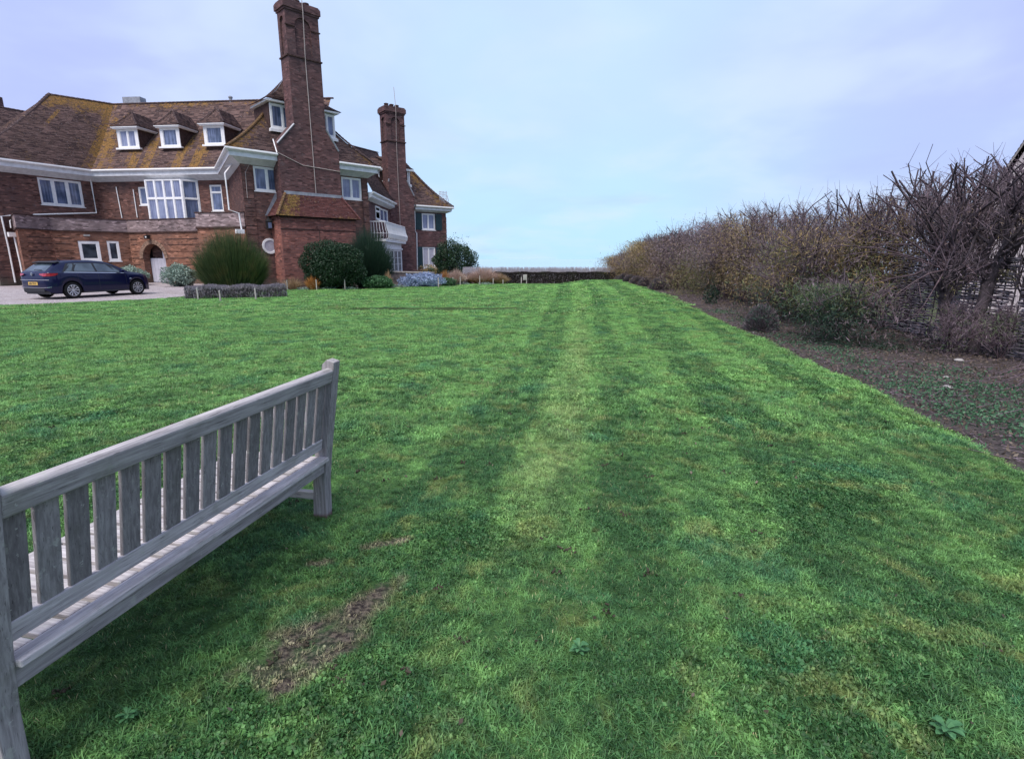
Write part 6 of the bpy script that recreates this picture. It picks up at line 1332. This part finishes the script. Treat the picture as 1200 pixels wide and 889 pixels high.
# ============================================================ GRASS: real blades, thinning with distance
def blade_mesh(name, n, rad, h, w, seed, clover=0., flop=.9):
    rng = np.random.default_rng(seed); V = []; F = []; T = []
    a = rng.random(n)*2*PI; q = np.sqrt(rng.random(n))*rad; base = np.stack([np.cos(a)*q, np.sin(a)*q, np.full(n, -.004)], 1)
    dr = rng.random(n)*2*PI; fl = flop*(.25+.9*rng.random(n)); H = h*(.55+.6*rng.random(n)); dd = np.stack([np.cos(dr), np.sin(dr)], 1)
    s = np.stack([-dd[:, 1], dd[:, 0]], 1)*w*.5*(.7+.6*rng.random(n))[:, None]; tint = rng.random(n); pts = []
    for t, ww in ((0, .8), (.5, 1.), (.85, .6), (1., 0.)):
        c = base.copy(); c[:, :2] += dd*(H*fl*t**1.6)[:, None]; c[:, 2] += H*(t-.35*fl*t*t)
        if ww: L = c.copy(); L[:, :2] -= s*ww; R = c.copy(); R[:, :2] += s*ww; pts += [L, R]
        else: pts.append(c)
    V = np.stack(pts, 1).reshape(-1, 3); k = (np.arange(n)*7)[:, None]
    Q = np.concatenate([np.concatenate([k, k+1, k+3, k+2], 1), np.concatenate([k+2, k+3, k+5, k+4], 1), np.concatenate([k+4, k+5, k+6, k+6], 1)])
    TT = np.tile(tint, 3)
    me = bpy.data.meshes.new(name); vv = V.tolist(); ff = [tuple(f) if f[2] != f[3] else tuple(f[:3]) for f in Q.tolist()]; 
    m = int(n*clover)
    if m:
        c = np.stack([rng.normal(size=m)*rad*.6, rng.normal(size=m)*rad*.6, h*.25+h*.35*rng.random(m)], 1); Vc, Fc = leaf_quads(c, .011, rng, .9, (1, 0, 0), .2); o_ = len(vv); vv += Vc.tolist(); ff += [tuple(int(i)+o_ for i in f) for f in Fc]; TT = np.concatenate([TT, rng.random(m)*.5])
    me.from_pydata(vv, [], ff); at = me.attributes.new('tint', 'FLOAT', 'FACE'); at.data.foreach_set('value', TT.astype(np.float32)); me.materials.append(M['blade'])
    return bpy.data.objects.new(name, me)
protos = bpy.data.collections.new('grass_tufts')
specs = [('tuft_a', 24, .034, .031, .0026, 1, .0, 1.), ('tuft_b', 24, .034, .026, .0026, 2, .15, 1.1), ('tuft_c', 20, .034, .038, .0030, 3, .0, 1.2), ('tuft_d', 22, .034, .023, .0028, 4, .8, .9),
         ('tuft_e', 34, .085, .038, .0050, 5, 0., .9), ('tuft_f', 34, .085, .034, .0054, 6, 0., 1.), ('tuft_g', 34, .085, .044, .0050, 7, 0., .9),
         ('tuft_h', 60, .24, .050, .012, 8, 0., .8), ('tuft_i', 60, .24, .044, .013, 9, 0., .8)]
for sps in specs: protos.objects.link(blade_mesh(sps[0], *sps[1:]))
rng = np.random.default_rng(123); PTS, ROT, SCL, IDX = [], [], [], []
def bare(x, y):
    d = np.full(len(x), 9.)
    for cx_, cy_, rx, ry, ang in ELLS:
        c_, s_ = math.cos(ang), math.sin(ang); dx, dy = x-cx_, y-cy_; d = np.minimum(d, ((dx*c_+dy*s_)/rx)**2+((dy*c_-dx*s_)/ry)**2)
    return d
def band(y0, y1, dens, ids, smin, smax, falloff=None):
    hw = lambda y: 1.04*(.96/.93)*y+.5
    ymax = y1; A = (y1-y0)*2*hw(y1)
    n = int(A*dens); x = (rng.random(n)*2-1)*hw(y1); y = y0+(y1-y0)*rng.random(n); xl = np.interp(y, [p[0] for p in XL], [p[1] for p in XL]); xr = np.interp(y, [p[0] for p in XR], [p[1] for p in XR])
    ok = (np.abs(x) < hw(y)) & (x > xl+.02) & (x < xr+.03); 
    if falloff: ok &= rng.random(n) < falloff(y)
    d = bare(x, y); ok &= rng.random(n) < .22+.78*np.clip((d-.25)/3.0, 0, 1)
    ok &= ~((np.abs(y-16.7-.12*np.sin(x*1.7)) < .46+.16*np.sin(x*5.3)) & (x > -6) & (x < .5))
    x, y, d = x[ok], y[ok], d[ok]; z = hgt(x, y); near_edge = (np.interp(y, [p[0] for p in XR], [p[1] for p in XR])-x) < .06; z = z-.03*near_edge
    e = .05; gx_, gy_ = (hgt(x+e, y)-hgt(x-e, y))/(2*e), (hgt(x, y+e)-hgt(x, y-e))/(2*e); m = len(x)
    PTS.append(np.stack([x, y, z], 1)); ROT.append(np.stack([gy_, -gx_, rng.random(m)*2*PI], 1)); sc_ = smin+(smax-smin)*rng.random(m)
    big_ = np.array([.5+.5*math.sin(a*2.1+3*math.sin(b*1.3))*math.sin(b*1.9+2*math.sin(a*.9)) for a, b in zip(x, y)]); sc_ *= .75+.5*big_; sc_[d < 1.5] *= .8
    SCL.append(sc_); cl = (rng.random(m)*.5+big_*.5); IDX.append(np.array(ids)[np.clip((cl*len(ids)).astype(int), 0, len(ids)-1)])
band(.9, 4.2, 1500, (0, 2, 1, 3), .7, 1.15); band(4.2, 8., 420, (0, 2, 1, 3), 1.2, 1.8); band(8., 14.5, 130, (4, 6, 5), .8, 1.25); band(14.5, 26., 30, (7, 8), .8, 1.1); band(26., 33.4, 14, (7, 8), .9, 1.2)
PTS = np.concatenate(PTS); ROT = np.concatenate(ROT); SCL = np.concatenate(SCL); IDX = np.concatenate(IDX); print('tufts', len(PTS))
me = bpy.data.meshes.new('grass'); me.vertices.add(len(PTS)); me.vertices.foreach_set('co', PTS.astype(np.float32).ravel())
for nm, ty, val in (('rot', 'FLOAT_VECTOR', ROT), ('scl', 'FLOAT', SCL), ('idx', 'INT', IDX)):
    a = me.attributes.new(nm, ty, 'POINT'); a.data.foreach_set('vector' if ty == 'FLOAT_VECTOR' else 'value', val.astype(np.int32 if ty == 'INT' else np.float32).ravel())
gr = bpy.data.objects.new('grass', me); COL.objects.link(gr); tag(gr, kind='stuff'); me.materials.append(M['blade'])
ng = bpy.data.node_groups.new('grass', 'GeometryNodeTree'); ng.interface.new_socket('Geometry', in_out='INPUT', socket_type='NodeSocketGeometry'); ng.interface.new_socket('Geometry', in_out='OUTPUT', socket_type='NodeSocketGeometry')
gi, go = ng.nodes.new('NodeGroupInput'), ng.nodes.new('NodeGroupOutput'); ci = ng.nodes.new('GeometryNodeCollectionInfo'); ci.inputs['Collection'].default_value = protos; ci.inputs['Separate Children'].default_value = True; ci.inputs['Reset Children'].default_value = True
ip = ng.nodes.new('GeometryNodeInstanceOnPoints'); ip.inputs['Pick Instance'].default_value = True
def na(nm, ty): n = ng.nodes.new('GeometryNodeInputNamedAttribute'); n.data_type = ty; n.inputs['Name'].default_value = nm; return n.outputs['Attribute']
ng.links.new(gi.outputs[0], ip.inputs['Points']); ng.links.new(ci.outputs[0], ip.inputs['Instance']); ng.links.new(na('rot', 'FLOAT_VECTOR'), ip.inputs['Rotation']); ng.links.new(na('scl', 'FLOAT'), ip.inputs['Scale']); ng.links.new(na('idx', 'INT'), ip.inputs['Instance Index']); ng.links.new(ip.outputs[0], go.inputs[0])
md = gr.modifiers.new('grass', 'NODES'); md.node_group = ng

#FINAL
# ------------------------------------------------------------ parent offsets: children were modelled in world coordinates
bpy.context.view_layer.update()
def unoffset(root):
    inv = root.matrix_world.inverted()
    for ch in root.children: ch.matrix_parent_inverse = inv
for r in (house, fence, nb_): unoffset(r)
